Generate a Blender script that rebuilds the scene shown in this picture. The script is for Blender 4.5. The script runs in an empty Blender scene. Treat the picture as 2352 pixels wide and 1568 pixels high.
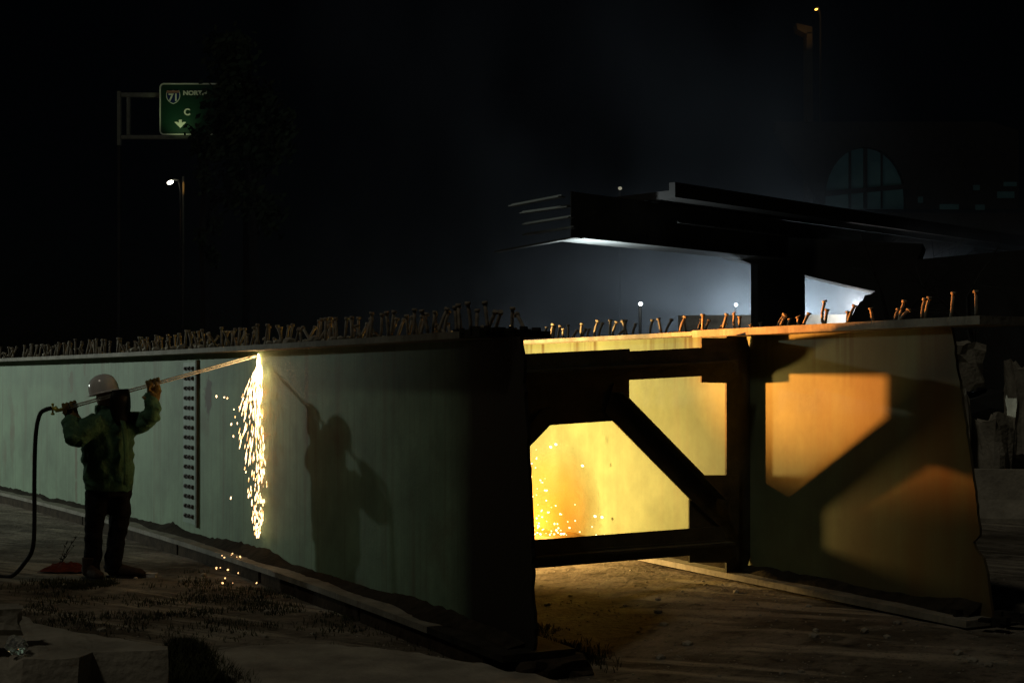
import bpy, bmesh, math, random
from mathutils import Vector, Matrix, noise as mnoise

random.seed(7)
R = math.radians
sc = bpy.context.scene
col = sc.collection

# ------------------------------------------------------------------ camera
F = 3267.0            # focal length in pixels of a 2352 px wide frame (50 mm on 36 mm)
CU, CV, CZ = 1176.0, 871.0, 1.8
cam_d = bpy.data.cameras.new('camera')
cam_d.sensor_width = 36.0
cam_d.lens = 36.0 * F / 2352.0
cam_d.shift_y = 87.0 / 2352.0
cam_d.clip_start = 0.1
cam_d.clip_end = 2000
cam = bpy.data.objects.new('camera', cam_d)
cam.location = (0, 0, CZ)
cam.rotation_euler = (R(90), 0, 0)
col.objects.link(cam)
sc.camera = cam

# ------------------------------------------------------------------ world, night sky
world = bpy.data.worlds.new('World')
sc.world = world
world.use_nodes = True
wn = world.node_tree
bgn = wn.nodes['Background']
sky = wn.nodes.new('ShaderNodeTexSky')
sky.sky_type = 'NISHITA'
sky.sun_disc = False
sky.sun_elevation = R(52)
sky.sun_rotation = R(150)
wn.links.new(sky.outputs[0], bgn.inputs[0])
bgn.inputs[1].default_value = 0.00012

# faint moon / distant street light from high up behind the camera
sun_d = bpy.data.lights.new('moon', 'SUN')
sun_d.energy = 0.16
sun_d.angle = R(6)
sun_d.color = (1.0, 0.91, 0.72)
sun = bpy.data.objects.new('moon', sun_d)
sun.rotation_euler = (R(36), 0, R(-42))
col.objects.link(sun)

vs = sc.view_settings
vs.view_transform = 'Standard'
vs.look = 'None'
vs.exposure = 0
vs.gamma = 1
vs.use_curve_mapping = False
sc.cycles.use_denoising = True
sc.cycles.use_adaptive_sampling = False
sc.cycles.max_bounces = 6
sc.cycles.volume_bounces = 0
sc.cycles.sample_clamp_indirect = 4
sc.cycles.volume_step_rate = 3.0
sc.cycles.volume_max_steps = 128

def lamp(name, kind, loc, power, color, aim=None, radius=0.1, angle=None, blend=0.1):
    d = bpy.data.lights.new(name, kind)
    d.energy = power
    d.color = color
    if kind in ('POINT', 'SPOT'):
        d.shadow_soft_size = radius
    if kind == 'SPOT':
        d.spot_size = angle
        d.spot_blend = blend
    o = bpy.data.objects.new(name, d)
    o.location = loc
    if aim is not None:
        o.rotation_euler = (Vector(aim) - Vector(loc)).to_track_quat('-Z', 'Y').to_euler()
    col.objects.link(o)
    return o

# work light tower out of frame on the left: rakes along the near girder
LT = Vector((-29.0, 28.5, 5.6))
ax = R(-3.6)
lamp('work_light_tower', 'SPOT', LT, 9800, (0.90, 1.0, 0.88), LT + Vector((math.cos(ax), math.sin(ax), -0.085)), 0.22, R(60.5), 0.4)

# light of the cut on the back of the near girder
lamp('cutting_glow', 'SPOT', (-1.70, 12.74, 0.98), 2350, (1.0, 0.60, 0.20), (0.42, 13.75, 1.0), 0.16, R(130), 1.0)
lamp('cutting_jet', 'SPOT', (-1.55, 12.0, 1.76), 4000, (1.0, 0.32, 0.055), (1.28, 11.03, 2.235), 0.055, R(50), 0.9)

# ------------------------------------------------------------------ helpers
def at(u, v, Y):
    return Vector(((u - CU) / F * Y, Y, CZ - (v - CV) / F * Y))

def mat(name, base, rough=0.7, metal=0.0, var=0.25, scale=3.0, bump=0.15, bscale=30.0, emit=None, estr=0.0, spec=0.4, extra=None):
    m = bpy.data.materials.new(name)
    m.use_nodes = True
    nt = m.node_tree
    b = nt.nodes['Principled BSDF']
    b.inputs['Roughness'].default_value = rough
    b.inputs['Metallic'].default_value = metal
    b.inputs['Specular IOR Level'].default_value = spec
    tc = nt.nodes.new('ShaderNodeTexCoord')
    n1 = nt.nodes.new('ShaderNodeTexNoise')
    n1.inputs['Scale'].default_value = scale
    n1.inputs['Detail'].default_value = 8
    n1.inputs['Roughness'].default_value = 0.65
    nt.links.new(tc.outputs['Object'], n1.inputs['Vector'])
    cr = nt.nodes.new('ShaderNodeValToRGB')
    lo = tuple(c * (1 - var) for c in base) + (1,)
    hi = tuple(min(1, c * (1 + var)) for c in base) + (1,)
    cr.color_ramp.elements[0].position = 0.3
    cr.color_ramp.elements[0].color = lo
    cr.color_ramp.elements[1].position = 0.7
    cr.color_ramp.elements[1].color = hi
    nt.links.new(n1.outputs['Fac'], cr.inputs['Fac'])
    out = cr.outputs['Color']
    if extra:
        out = extra(nt, tc, out, b)
    nt.links.new(out, b.inputs['Base Color'])
    if bump:
        n2 = nt.nodes.new('ShaderNodeTexNoise')
        n2.inputs['Scale'].default_value = bscale
        n2.inputs['Detail'].default_value = 6
        nt.links.new(tc.outputs['Object'], n2.inputs['Vector'])
        bp = nt.nodes.new('ShaderNodeBump')
        bp.inputs['Strength'].default_value = bump
        bp.inputs['Distance'].default_value = 0.02
        nt.links.new(n2.outputs['Fac'], bp.inputs['Height'])
        nt.links.new(bp.outputs['Normal'], b.inputs['Normal'])
    if emit:
        b.inputs['Emission Color'].default_value = tuple(emit) + (1,)
        b.inputs['Emission Strength'].default_value = estr
    return m

def mixc(nt, fac, a, bcol):
    mx = nt.nodes.new('ShaderNodeMix')
    mx.data_type = 'RGBA'
    nt.links.new(fac, mx.inputs[0])
    nt.links.new(a, mx.inputs[6])
    if isinstance(bcol, tuple):
        mx.inputs[7].default_value = bcol + (1,)
    else:
        nt.links.new(bcol, mx.inputs[7])
    return mx.outputs[2]

def ramp(nt, src, p0, p1, c0=0.0, c1=1.0):
    cr = nt.nodes.new('ShaderNodeMapRange')
    cr.inputs['From Min'].default_value = p0
    cr.inputs['From Max'].default_value = p1
    cr.inputs['To Min'].default_value = c0
    cr.inputs['To Max'].default_value = c1
    nt.links.new(src, cr.inputs['Value'])
    return cr.outputs['Result']

def noise_n(nt, tc, scale, vec=(1, 1, 1), detail=5, loc=(0, 0, 0)):
    mp = nt.nodes.new('ShaderNodeMapping')
    mp.inputs['Scale'].default_value = vec
    mp.inputs['Location'].default_value = loc
    nt.links.new(tc.outputs['Object'], mp.inputs['Vector'])
    n = nt.nodes.new('ShaderNodeTexNoise')
    n.inputs['Scale'].default_value = scale
    n.inputs['Detail'].default_value = detail
    nt.links.new(mp.outputs[0], n.inputs['Vector'])
    return n.outputs['Fac']

def steel_extra(rust_amt=0.6, base_rust=True):
    def fn(nt, tc, c, b):
        st = noise_n(nt, tc, 1.0, (5, 5, 0.35), 6)
        c = mixc(nt, ramp(nt, st, 0.57, 0.78, 0, rust_amt), c, (0.13, 0.085, 0.05))
        st2 = noise_n(nt, tc, 1.0, (22, 22, 0.7), 4, (3, 1, 0))
        c = mixc(nt, ramp(nt, st2, 0.50, 0.8, 0, rust_amt * 0.7), c, (0.10, 0.09, 0.06))
        bl = noise_n(nt, tc, 1.3, (1, 1, 1), 8, (7, 3, 2))
        c = mixc(nt, ramp(nt, bl, 0.62, 0.74, 0, rust_amt * 0.8), c, (0.12, 0.075, 0.045))
        return c
    return fn

M = {}
M['paint'] = mat('green_grey_paint', (0.20, 0.31, 0.24), 0.6, 0, 0.16, 1.6, 0.12, 40, spec=0.25, extra=steel_extra(0.42))
M['flange'] = mat('dusty_flange_steel', (0.23, 0.22, 0.18), 0.75, 0, 0.45, 3.0, 0.4, 30, spec=0.2, extra=steel_extra(0.6))
M['bare'] = mat('bare_rusted_steel', (0.028, 0.026, 0.02), 0.85, 0, 0.5, 6, 0.5, 30, spec=0.1)  # near-black colour for the slag and the dark girder ends
M['frame'] = mat('weathered_frame_steel', (0.075, 0.08, 0.055), 0.75, 0, 0.4, 4, 0.3, 30, spec=0.15)
M['stud'] = mat('rusty_stud_steel', (0.32, 0.28, 0.22), 0.8, 0, 0.4, 15, 0.5, 80, spec=0.15)
M['bolt'] = mat('rusted_bolt', (0.04, 0.035, 0.028), 0.7, 0, 0.3, 20, 0.1)
M['jacket'] = mat('green_work_jacket', (0.07, 0.15, 0.09), 0.9, 0, 0.3, 7, 0.6, 40, spec=0.1)
M['trousers'] = mat('dark_work_trousers', (0.012, 0.012, 0.013), 0.95, 0, 0.4, 8, 0.5, 40, spec=0.1)
M['boot'] = mat('brown_leather_boot', (0.035, 0.022, 0.013), 0.8, 0, 0.4, 12, 0.3, spec=0.2)
M['glove'] = mat('tan_leather_glove', (0.20, 0.14, 0.05), 0.9, 0, 0.4, 25, 0.5, 90, spec=0.1)
M['skin'] = mat('skin', (0.35, 0.22, 0.16), 0.6, 0, 0.1, 8, 0.05)
M['hat'] = mat('white_hard_hat_plastic', (0.86, 0.84, 0.80), 0.18, 0, 0.06, 10, 0.0, spec=0.6)
M['shield'] = mat('black_shield_plastic', (0.006, 0.006, 0.007), 0.5, 0, 0.2, 8, 0.0, spec=0.15)
M['tube'] = mat('bare_torch_tube', (0.82, 0.78, 0.68), 0.4, 0.1, 0.15, 20, 0.0)
M['brass'] = mat('brass_fitting', (0.72, 0.66, 0.12), 0.35, 0.2, 0.15, 20, 0.0)
M['rubber'] = mat('black_rubber_hose', (0.016, 0.015, 0.014), 0.6, 0, 0.2, 20, 0.1, spec=0.3)
M['hot'] = mat('white_hot_metal', (0.8, 0.6, 0.3), 0.5, 0, 0.05, 5, 0, emit=(1.0, 0.74, 0.36), estr=15)
M['spark'] = mat('incandescent_spark', (0.8, 0.6, 0.3), 0.5, 0, 0.05, 5, 0, emit=(1.0, 0.66, 0.34), estr=5.0)
M['spark2'] = mat('cooling_spark', (0.8, 0.5, 0.3), 0.5, 0, 0.05, 5, 0, emit=(1.0, 0.48, 0.15), estr=2.6)
M['ember'] = mat('glowing_ember', (0.8, 0.5, 0.3), 0.5, 0, 0.05, 5, 0, emit=(1.0, 0.55, 0.22), estr=2.6)
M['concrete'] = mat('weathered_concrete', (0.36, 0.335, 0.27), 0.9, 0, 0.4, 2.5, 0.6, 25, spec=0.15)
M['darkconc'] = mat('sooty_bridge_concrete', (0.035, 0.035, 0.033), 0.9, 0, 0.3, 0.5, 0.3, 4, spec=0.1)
M['bridge'] = mat('bridge_steel', (0.09, 0.095, 0.09), 0.6, 0, 0.3, 0.8, 0.1, 8, spec=0.2)
M['grass'] = mat('night_grass', (0.055, 0.058, 0.026), 0.9, 0, 0.5, 2.0, 0.0, spec=0.1)
M['leaf'] = mat('dark_foliage', (0.02, 0.028, 0.012), 0.9, 0, 0.4, 1.0, 0.0, spec=0.1)
M['bark'] = mat('dark_bark', (0.014, 0.012, 0.010), 0.95, 0, 0.4, 6, 0.5, spec=0.1)
M['signgreen'] = mat('sign_green', (0.0, 0.032, 0.011), 0.5, 0, 0.12, 2.0, 0)
M['signwhite'] = mat('sign_white', (0.62, 0.66, 0.5), 0.5, 0, 0.08, 2.0, 0)
M['signblue'] = mat('sign_blue', (0.006, 0.02, 0.09), 0.5, 0, 0.1, 2.0, 0)
M['signred'] = mat('sign_red', (0.3, 0.16, 0.1), 0.5, 0, 0.1, 2.0, 0)
M['gantry'] = mat('galvanised_gantry', (0.17, 0.17, 0.13), 0.6, 0.1, 0.25, 3.0, 0)
M['lens'] = mat('lit_lamp_lens', (0.9, 0.9, 0.9), 0.4, 0, 0.0, 3.0, 0, emit=(0.80, 0.92, 1.0), estr=8)
M['warmlens'] = mat('lit_warm_lens', (0.9, 0.9, 0.9), 0.4, 0, 0.0, 3.0, 0, emit=(1.0, 0.93, 0.72), estr=12)
M['faintlens'] = mat('faint_lamp_lens', (0.5, 0.5, 0.4), 0.4, 0, 0.0, 3.0, 0, emit=(1.0, 0.93, 0.66), estr=0.22)
M['sodium'] = mat('sodium_lens', (0.9, 0.6, 0.3), 0.4, 0, 0.0, 3.0, 0, emit=(1.0, 0.45, 0.06), estr=6)
M['redcloth'] = mat('red_cloth', (0.10, 0.022, 0.012), 0.95, 0, 0.4, 20, 0.4, spec=0.1)
M['white'] = mat('pale_rubble', (0.5, 0.48, 0.43), 0.85, 0, 0.3, 12, 0.3)
M['timber'] = mat('old_timber', (0.05, 0.038, 0.025), 0.95, 0, 0.5, 8, 0.4, spec=0.1)
M['brick'] = mat('dark_brickwork', (0.014, 0.013, 0.012), 0.95, 0, 0.3, 2, 0.2, spec=0.1)
M['dimglass'] = mat('dim_teal_window_glass', (0.03, 0.06, 0.06), 0.4, 0, 0.4, 0.5, 0, emit=(0.05, 0.15, 0.15), estr=0.009)

def tag(o, label, cat, group=None):
    o['label'] = label
    o['category'] = cat
    if group:
        o['group'] = group
    return o

def link(name, me, m, parent=None, smooth=False):
    o = bpy.data.objects.new(name, me)
    if m and not me.materials:
        me.materials.append(m)
    col.objects.link(o)
    if parent:
        o.parent = parent
    if smooth:
        for p in me.polygons:
            p.use_smooth = True
    return o

def from_bm(name, bm, m, parent=None, smooth=False):
    bmesh.ops.recalc_face_normals(bm, faces=bm.faces[:])
    me = bpy.data.meshes.new(name)
    bm.to_mesh(me)
    bm.free()
    return link(name, me, m, parent, smooth)

def empty(name, loc, label, cat, group=None):
    o = bpy.data.objects.new(name, None)
    o.location = loc
    o.empty_display_size = 0.2
    col.objects.link(o)
    return tag(o, label, cat, group)

def keep(o, parent):
    """parent without moving (parents are unrotated empties)"""
    o.parent = parent
    o.location = o.location - parent.location
    return o

def hexa(bm, pts):
    v = [bm.verts.new(p) for p in pts]
    for f in ((0, 1, 2, 3), (7, 6, 5, 4), (0, 4, 5, 1), (1, 5, 6, 2), (2, 6, 7, 3), (3, 7, 4, 0)):
        bm.faces.new([v[i] for i in f])

def box(bm, c, size, rot=None):
    hx, hy, hz = (s / 2 for s in size)
    pts = [Vector(p) for p in ((-hx, -hy, -hz), (hx, -hy, -hz), (hx, hy, -hz), (-hx, hy, -hz),
                               (-hx, -hy, hz), (hx, -hy, hz), (hx, hy, hz), (-hx, hy, hz))]
    if rot:
        pts = [rot @ p for p in pts]
    hexa(bm, [p + Vector(c) for p in pts])

def prism(bm, pts, off):
    """polygon pts (Vectors) extruded by vector off"""
    a = [bm.verts.new(p) for p in pts]
    b = [bm.verts.new(p + off) for p in pts]
    bm.faces.new(a)
    bm.faces.new(b[::-1])
    n = len(pts)
    for i in range(n):
        bm.faces.new((a[i], a[(i + 1) % n], b[(i + 1) % n], b[i]))

def tube(bm, pts, rads, seg=10, side=None, cap=True):
    """lofted tube; rads items are r or (rx, ry); side fixes the rx direction"""
    pts = [Vector(p) for p in pts]
    rings = []
    prev = None
    for i, p in enumerate(pts):
        t = (pts[min(i + 1, len(pts) - 1)] - pts[max(i - 1, 0)]).normalized()
        s = Vector(side) if side is not None else (prev if prev is not None else (Vector((0, 0, 1)) if abs(t.z) < 0.9 else Vector((1, 0, 0))))
        s = (s - t * s.dot(t))
        if s.length < 1e-5:
            s = t.orthogonal()
        s.normalize()
        prev = s
        w = t.cross(s)
        r = rads[i] if isinstance(rads, (list, tuple)) else rads
        rx, ry = r if isinstance(r, (list, tuple)) else (r, r)
        rings.append([bm.verts.new(p + s * (rx * math.cos(a)) + w * (ry * math.sin(a)))
                      for a in (2 * math.pi * k / seg for k in range(seg))])
    for a, b in zip(rings, rings[1:]):
        for k in range(seg):
            bm.faces.new((a[k], a[(k + 1) % seg], b[(k + 1) % seg], b[k]))
    if cap:
        bm.faces.new(rings[0][::-1])
        bm.faces.new(rings[-1])

def blob(bm, c, r, sub=2):
    mtx = Matrix.Translation(Vector(c)) @ Matrix.Diagonal((r[0], r[1], r[2], 1))
    bmesh.ops.create_icosphere(bm, subdivisions=sub, radius=1, matrix=mtx)

def fuse(name, bm, m, parent, voxel, smooth=4, wrinkle=0.0, wscale=12.0):
    """voxel-remesh overlapping lofts into one continuous skin"""
    bmesh.ops.recalc_face_normals(bm, faces=bm.faces[:])
    me = bpy.data.meshes.new(name + '_raw')
    bm.to_mesh(me)
    bm.free()
    o = bpy.data.objects.new(name, me)
    col.objects.link(o)
    r = o.modifiers.new('remesh', 'REMESH')
    r.mode = 'VOXEL'
    r.voxel_size = voxel
    s = o.modifiers.new('smooth', 'SMOOTH')
    s.factor = 0.5
    s.iterations = smooth
    dg = bpy.context.evaluated_depsgraph_get()
    me2 = bpy.data.meshes.new_from_object(o.evaluated_get(dg))
    bpy.data.objects.remove(o)
    bpy.data.meshes.remove(me)
    me2.name = name
    if wrinkle:
        nrm = [v.normal.copy() for v in me2.vertices]
        for v, n in zip(me2.vertices, nrm):
            q = v.co * wscale
            d = mnoise.noise(Vector((q.x, q.y, q.z * 1.8))) + 0.5 * mnoise.noise(q * 2.3)
            v.co += n * (wrinkle * d)
    me2.materials.clear()
    return link(name, me2, m, parent, True)

def rough_chunk(name, c, size, m, seed, parent=None, jag=0.25, sub=3, rotz=0.0):
    bm = bmesh.new()
    bmesh.ops.create_cube(bm, size=1)
    bmesh.ops.subdivide_edges(bm, edges=bm.edges[:], cuts=sub, use_grid_fill=True)
    rm = Matrix.Rotation(rotz, 3, 'Z')
    for v in bm.verts:
        q = v.co * 2.2 + Vector((seed * 3.1, seed * 1.7, 0))
        d = Vector((mnoise.noise(q), mnoise.noise(q + Vector((9, 0, 0))), mnoise.noise(q + Vector((0, 9, 0)))))
        v.co += d * jag * 0.5
        v.co = rm @ Vector((v.co.x * size[0], v.co.y * size[1], v.co.z * size[2]))
    o = from_bm(name, bm, m, None)
    o.location = c
    return o

# ------------------------------------------------------------------ girder paths
def nearX(Y):
    if Y > 21:
        return nearX(21) + (Y - 21) * (2 * -0.00799775 * 21 - 0.37076697)
    return -0.00799775 * Y * Y - 0.37076697 * Y + 3.65058218

def nearD(Y):
    return 2 * -0.00799775 * min(Y, 21) - 0.37076697

def farX(Y):
    return -0.52598294 * Y + 7.61934837

def frameof(fx, fd, Y):
    d = fd(Y)
    n = Vector((1, -d, 0)).normalized()
    t = Vector((-d, -1, 0)).normalized()      # along the girder, towards the camera
    return Vector((fx(Y), Y, 0)), n, t

NEAR = lambda Y: frameof(nearX, nearD, Y)
FAR = lambda Y: frameof(farX, lambda y: -0.52598294, Y)

def gp(fr, Y, off, z):
    p, n, t = fr(Y)
    return p + n * off + Vector((0, 0, z))

def solveY(fr, u, off=0.25, lo=6.0, hi=30.0):
    """girder station whose line (at offset off) lies on image column u"""
    for _ in range(60):
        mid = (lo + hi) / 2
        p = gp(fr, mid, off, 0)
        if p.x / p.y * F + CU > u:
            lo = mid
        else:
            hi = mid
    return (lo + hi) / 2

# ground height: level at the near girder, rising towards the far one
def gz(x, y):
    yy = min(max(y, 3.0), 40.0)
    d = (x - nearX(yy)) * 0.87
    k = min(1.0, max(0.0, (d - 0.5) / 2.3))
    k = k * k * (3 - 2 * k)
    h = 0.20 * k
    r = min(1.0, max(0.0, (y - 3) / 4))
    h += 0.02 * mnoise.noise(Vector((x * 0.9, y * 0.9, 0))) + 0.012 * mnoise.noise(Vector((x * 3.1, y * 3.1, 4)))
    return h

# ------------------------------------------------------------------ the setting: ground
def ground_extra(nt, tc, c, b):
    # dirt over old concrete, dragged into streaks
    def drag(ang, lx, ly, loc):
        mp = nt.nodes.new('ShaderNodeMapping')
        mp.vector_type = 'TEXTURE'
        mp.inputs['Rotation'].default_value = (0, 0, R(ang))
        mp.inputs['Scale'].default_value = (lx, ly, 1)
        mp.inputs['Location'].default_value = loc
        nt.links.new(tc.outputs['Object'], mp.inputs['Vector'])
        n = nt.nodes.new('ShaderNodeTexNoise')
        n.inputs['Scale'].default_value = 1.0
        n.inputs['Detail'].default_value = 7
        n.inputs['Roughness'].default_value = 0.62
        nt.links.new(mp.outputs[0], n.inputs['Vector'])
        return n
    n = drag(-25, 1.3, 0.75, (0, 0, 0))
    c = mixc(nt, ramp(nt, n.outputs['Fac'], 0.40, 0.60, 0, 0.8), c, (0.065, 0.056, 0.04))
    sp = noise_n(nt, tc, 9.0, (1, 1, 1), 8, (4, 2, 0))
    c = mixc(nt, ramp(nt, sp, 0.52, 0.70, 0, 0.7), c, (0.035, 0.03, 0.022))
    lt = noise_n(nt, tc, 3.3, (1, 1, 1), 6, (14, 8, 0))
    c = mixc(nt, ramp(nt, lt, 0.58, 0.68, 0, 0.7), c, (0.27, 0.25, 0.20))
    st = drag(-35, 2.2, 0.22, (3, 7, 2))
    msk = noise_n(nt, tc, 0.55, (1, 1, 1), 3, (2.2, 1.3, 0))
    mm = nt.nodes.new('ShaderNodeMath')
    mm.operation = 'MULTIPLY'
    nt.links.new(ramp(nt, st.outputs['Fac'], 0.50, 0.60, 0, 0.85), mm.inputs[0])
    nt.links.new(ramp(nt, msk, 0.42, 0.55, 0, 1), mm.inputs[1])
    c = mixc(nt, mm.outputs[0], c, (0.42, 0.385, 0.30))
    gr = noise_n(nt, tc, 38.0, (1, 1, 1), 3, (1, 1, 0))
    c = mixc(nt, ramp(nt, gr, 0.55, 0.72, 0, 0.55), c, (0.03, 0.026, 0.02))
    return c
M['ground'] = mat('dirty_concrete_ground', (0.23, 0.205, 0.165), 0.95, 0, 0.45, 1.2, 0.8, 22, spec=0.08, extra=ground_extra)

def build_ground():
    xs = [-400, -150, -60, -30, -20] + [-14 + 0.25 * i for i in range(81)] + [8, 12, 20, 40, 90, 200, 400]
    ys = [-40, -10, 0, 3, 4.5] + [5.5 + 0.22 * i for i in range(76)] + [24, 27, 32, 40, 60, 100, 180, 320, 600, 1000]
    bm = bmesh.new()
    g = [[bm.verts.new((x, y, gz(x, y) + (0.0 if abs(x) < 15 and y < 23 else 0.0))) for x in xs] for y in ys]
    for j in range(len(ys) - 1):
        for i in range(len(xs) - 1):
            bm.faces.new((g[j][i], g[j][i + 1], g[j + 1][i + 1], g[j + 1][i]))
    o = from_bm('ground', bm, M['ground'], None, True)
    o['kind'] = 'structure'
build_ground()

# pale concrete pavement slab in the foreground
def build_slab():
    pts = [(452, 1500), (500, 1489), (560, 1482), (640, 1477), (760, 1480), (860, 1487), (960, 1500), (1060, 1516), (1150, 1530), (1230, 1548), (1290, 1570), (1320, 1620), (1320, 1750), (700, 1750), (610, 1640), (560, 1585), (505, 1535)]
    z = 0.055
    top = []
    for u, v in pts:
        Y = (CZ - z) * F / (v - CV)
        top.append(Vector(((u - CU) / F * Y, Y, z)))
    # ragged outline
    out = []
    n = len(top)
    for i in range(n):
        a, b = top[i], top[(i + 1) % n]
        for k in range(4):
            p = a.lerp(b, k / 4)
            p += Vector((random.uniform(-1, 1), random.uniform(-1, 1), 0)) * 0.018
            p.z += random.uniform(-0.006, 0.006)
            out.append(p)
    bm = bmesh.new()
    prism(bm, out, Vector((0, 0, -0.3)))
    o = from_bm('pavement', bm, M['concrete'])
    o['kind'] = 'structure'
build_slab()

# ------------------------------------------------------------------ steel girders
def strip(bm, fr, Ys, o0, o1, z0, z1, jag_end=0.0):
    """solid bar following the girder path"""
    rings = []
    for i, Y in enumerate(Ys):
        r = []
        for (o, z) in ((o0, z0), (o1, z0), (o1, z1), (o0, z1)):
            p, n, t = fr(Y)
            q = p + n * o + Vector((0, 0, z))
            r.append(bm.verts.new(q))
        rings.append(r)
    for a, b in zip(rings, rings[1:]):
        for k in range(4):
            bm.faces.new((a[k], a[(k + 1) % 4], b[(k + 1) % 4], b[k]))
    bm.faces.new(rings[0][::-1])
    bm.faces.new(rings[-1])

def web_plate(bm, fr, off, thick, Y0, endY, z0, z1, nz=28, seg=40, taper=8):
    """vertical plate; its near end follows endY(z), a torch-cut ragged line"""
    grids = []
    for o in (off - thick / 2, off + thick / 2):
        g = []
        for j in range(nz + 1):
            z = z0 + (z1 - z0) * j / nz
            ye = endY(z)
            row = []
            for i in range(seg + 1):
                k = i / seg
                Y = Y0 + (ye - Y0) * (1 - (1 - k) ** 1.4)
                row.append(bm.verts.new(gp(fr, Y, o, z)))
            g.append(row)
        grids.append(g)
    a, b = grids
    for j in range(nz):
        for i in range(seg):
            bm.faces.new((a[j][i], a[j][i + 1], a[j + 1][i + 1], a[j + 1][i]))
            bm.faces.new((b[j][i], b[j + 1][i], b[j + 1][i + 1], b[j][i + 1]))
        bm.faces.new((a[j][seg], b[j][seg], b[j + 1][seg], a[j + 1][seg]))
        bm.faces.new((a[j][0], a[j + 1][0], b[j + 1][0], b[j][0]))
    for i in range(seg):
        bm.faces.new((a[0][i], b[0][i], b[0][i + 1], a[0][i + 1]))
        bm.faces.new((a[nz][i], a[nz][i + 1], b[nz][i + 1], b[nz][i]))

def stud_mesh(h, r=0.0115, bend=0.0):
    bm = bmesh.new()
    pts, rad = [], []
    for k in range(4):
        q = k / 3
        pts.append((bend * q * q * h, 0, q * (h - 0.018)))
        rad.append(r)
    tube(bm, pts, rad, 8)
    tx = bend * h
    tube(bm, [(tx, 0, h - 0.019), (tx + bend * 0.01, 0, h)], [r * 1.75, r * 1.6], 8)
    bmesh.ops.recalc_face_normals(bm, faces=bm.faces[:])
    me = bpy.data.meshes.new('shear_stud')
    bm.to_mesh(me)
    bm.free()
    me.materials.append(M['stud'])
    for p in me.polygons:
        p.use_smooth = len(p.vertices) == 4
    return me

STUDS = [stud_mesh(0.19), stud_mesh(0.175, bend=0.15), stud_mesh(0.185, bend=0.5)]

def place_stud(parent, pos, h, lean, az, me=None):
    me = me or random.choice(STUDS[:2])
    o = bpy.data.objects.new('shear_stud', me)
    q = Matrix.Rotation(az, 4, 'Z') @ Matrix.Rotation(lean, 4, 'Y')
    o.rotation_euler = q.to_euler()
    s = h / 0.19
    o.scale = (1, 1, s)
    o.location = Vector(pos)
    col.objects.link(o)
    o.parent = parent
    return o

NZB, NZT = 0.115, 2.105        # near girder: underside and top
FT = 0.045                     # flange thickness
FW = 0.25                      # half flange width

def jag(z, k=1.0, seed=0.0):
    return k * (0.035 * mnoise.noise(Vector((z * 5, seed, 0))) + 0.018 * mnoise.noise(Vector((z * 17, seed, 3))))

near = bpy.data.objects.new('steel_girder', None)
near.location = gp(NEAR, 12.0, 0.25, 0)
col.objects.link(near)
tag(near, 'pale green steel plate girder being cut behind the worker, the nearer and longer one', 'girder', 'cut plate girders lying on the ground')
N0 = Vector(near.location)

def shift_mesh(o, parent):
    """geometry was made in world coordinates: hang it on its parent in place"""
    o.parent = parent
    o.location = -Vector(parent.location)
    return o

def near_end(z):
    k = (z - NZB) / (NZT - NZB)
    return 8.50 + 0.17 * k + jag(z, 1.0, 1.0) - 0.03 * math.sin(k * 3.0)

# painted web, turning near black towards its cut end
DARK_END_Y = solveY(NEAR, 1066)
def paint_extra(nt, tc, c, b):
    c = steel_extra(0.62)(nt, tc, c, b)
    # rust marks of their own shape: a long run and an oval scab beside the bolted plate
    def mark(c, ctr, sx, sz, colr, amt):
        mp = nt.nodes.new('ShaderNodeMapping')
        mp.vector_type = 'POINT'
        mp.inputs['Location'].default_value = (-ctr[0] / sx, -ctr[1] / sx, -ctr[2] / sz)
        mp.inputs['Scale'].default_value = (1 / sx, 1 / sx, 1 / sz)
        nt.links.new(tc.outputs['Object'], mp.inputs['Vector'])
        nz_ = nt.nodes.new('ShaderNodeTexNoise')
        nz_.inputs['Scale'].default_value = 9
        nt.links.new(tc.outputs['Object'], nz_.inputs['Vector'])
        ln = nt.nodes.new('ShaderNodeVectorMath')
        ln.operation = 'LENGTH'
        nt.links.new(mp.outputs[0], ln.inputs[0])
        ad = nt.nodes.new('ShaderNodeMath')
        ad.operation = 'ADD'
        nt.links.new(ln.outputs['Value'], ad.inputs[0])
        nt.links.new(ramp(nt, nz_.outputs['Fac'], 0.2, 0.8, -0.5, 0.5), ad.inputs[1])
        return mixc(nt, ramp(nt, ad.outputs[0], 1.05, 0.75, 0, amt), c, colr)
    p1 = gp(NEAR, solveY(NEAR, 481), 0.25, 1.62)
    c = mark(c, p1, 0.13, 0.19, (0.055, 0.03, 0.02), 0.85)
    for (u, v, sx, sz, a) in ((166, 875, 0.10, 0.16, 0.5), (177, 1040, 0.06, 0.7, 0.55), (196, 845, 0.06, 0.10, 0.4), (30, 1000, 0.12, 0.5, 0.25)):
        Y = solveY(NEAR, u)
        p = gp(NEAR, Y, 0.25, 0)
        c = mark(c, (p.x, p.y, CZ - (v - CV) / F * p.y), sx, sz, (0.13, 0.07, 0.035), a)
    # dark strip towards the cut end, along world Y
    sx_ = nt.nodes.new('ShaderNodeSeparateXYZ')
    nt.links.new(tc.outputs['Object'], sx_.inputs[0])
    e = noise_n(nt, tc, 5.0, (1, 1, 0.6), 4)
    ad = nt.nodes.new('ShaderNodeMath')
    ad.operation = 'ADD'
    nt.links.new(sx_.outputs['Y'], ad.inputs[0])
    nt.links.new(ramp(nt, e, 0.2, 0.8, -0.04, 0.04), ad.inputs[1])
    pe = gp(NEAR, DARK_END_Y, 0.25, 0).y
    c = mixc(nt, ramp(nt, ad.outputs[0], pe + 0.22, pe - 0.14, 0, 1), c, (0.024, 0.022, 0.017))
    return c
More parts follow.
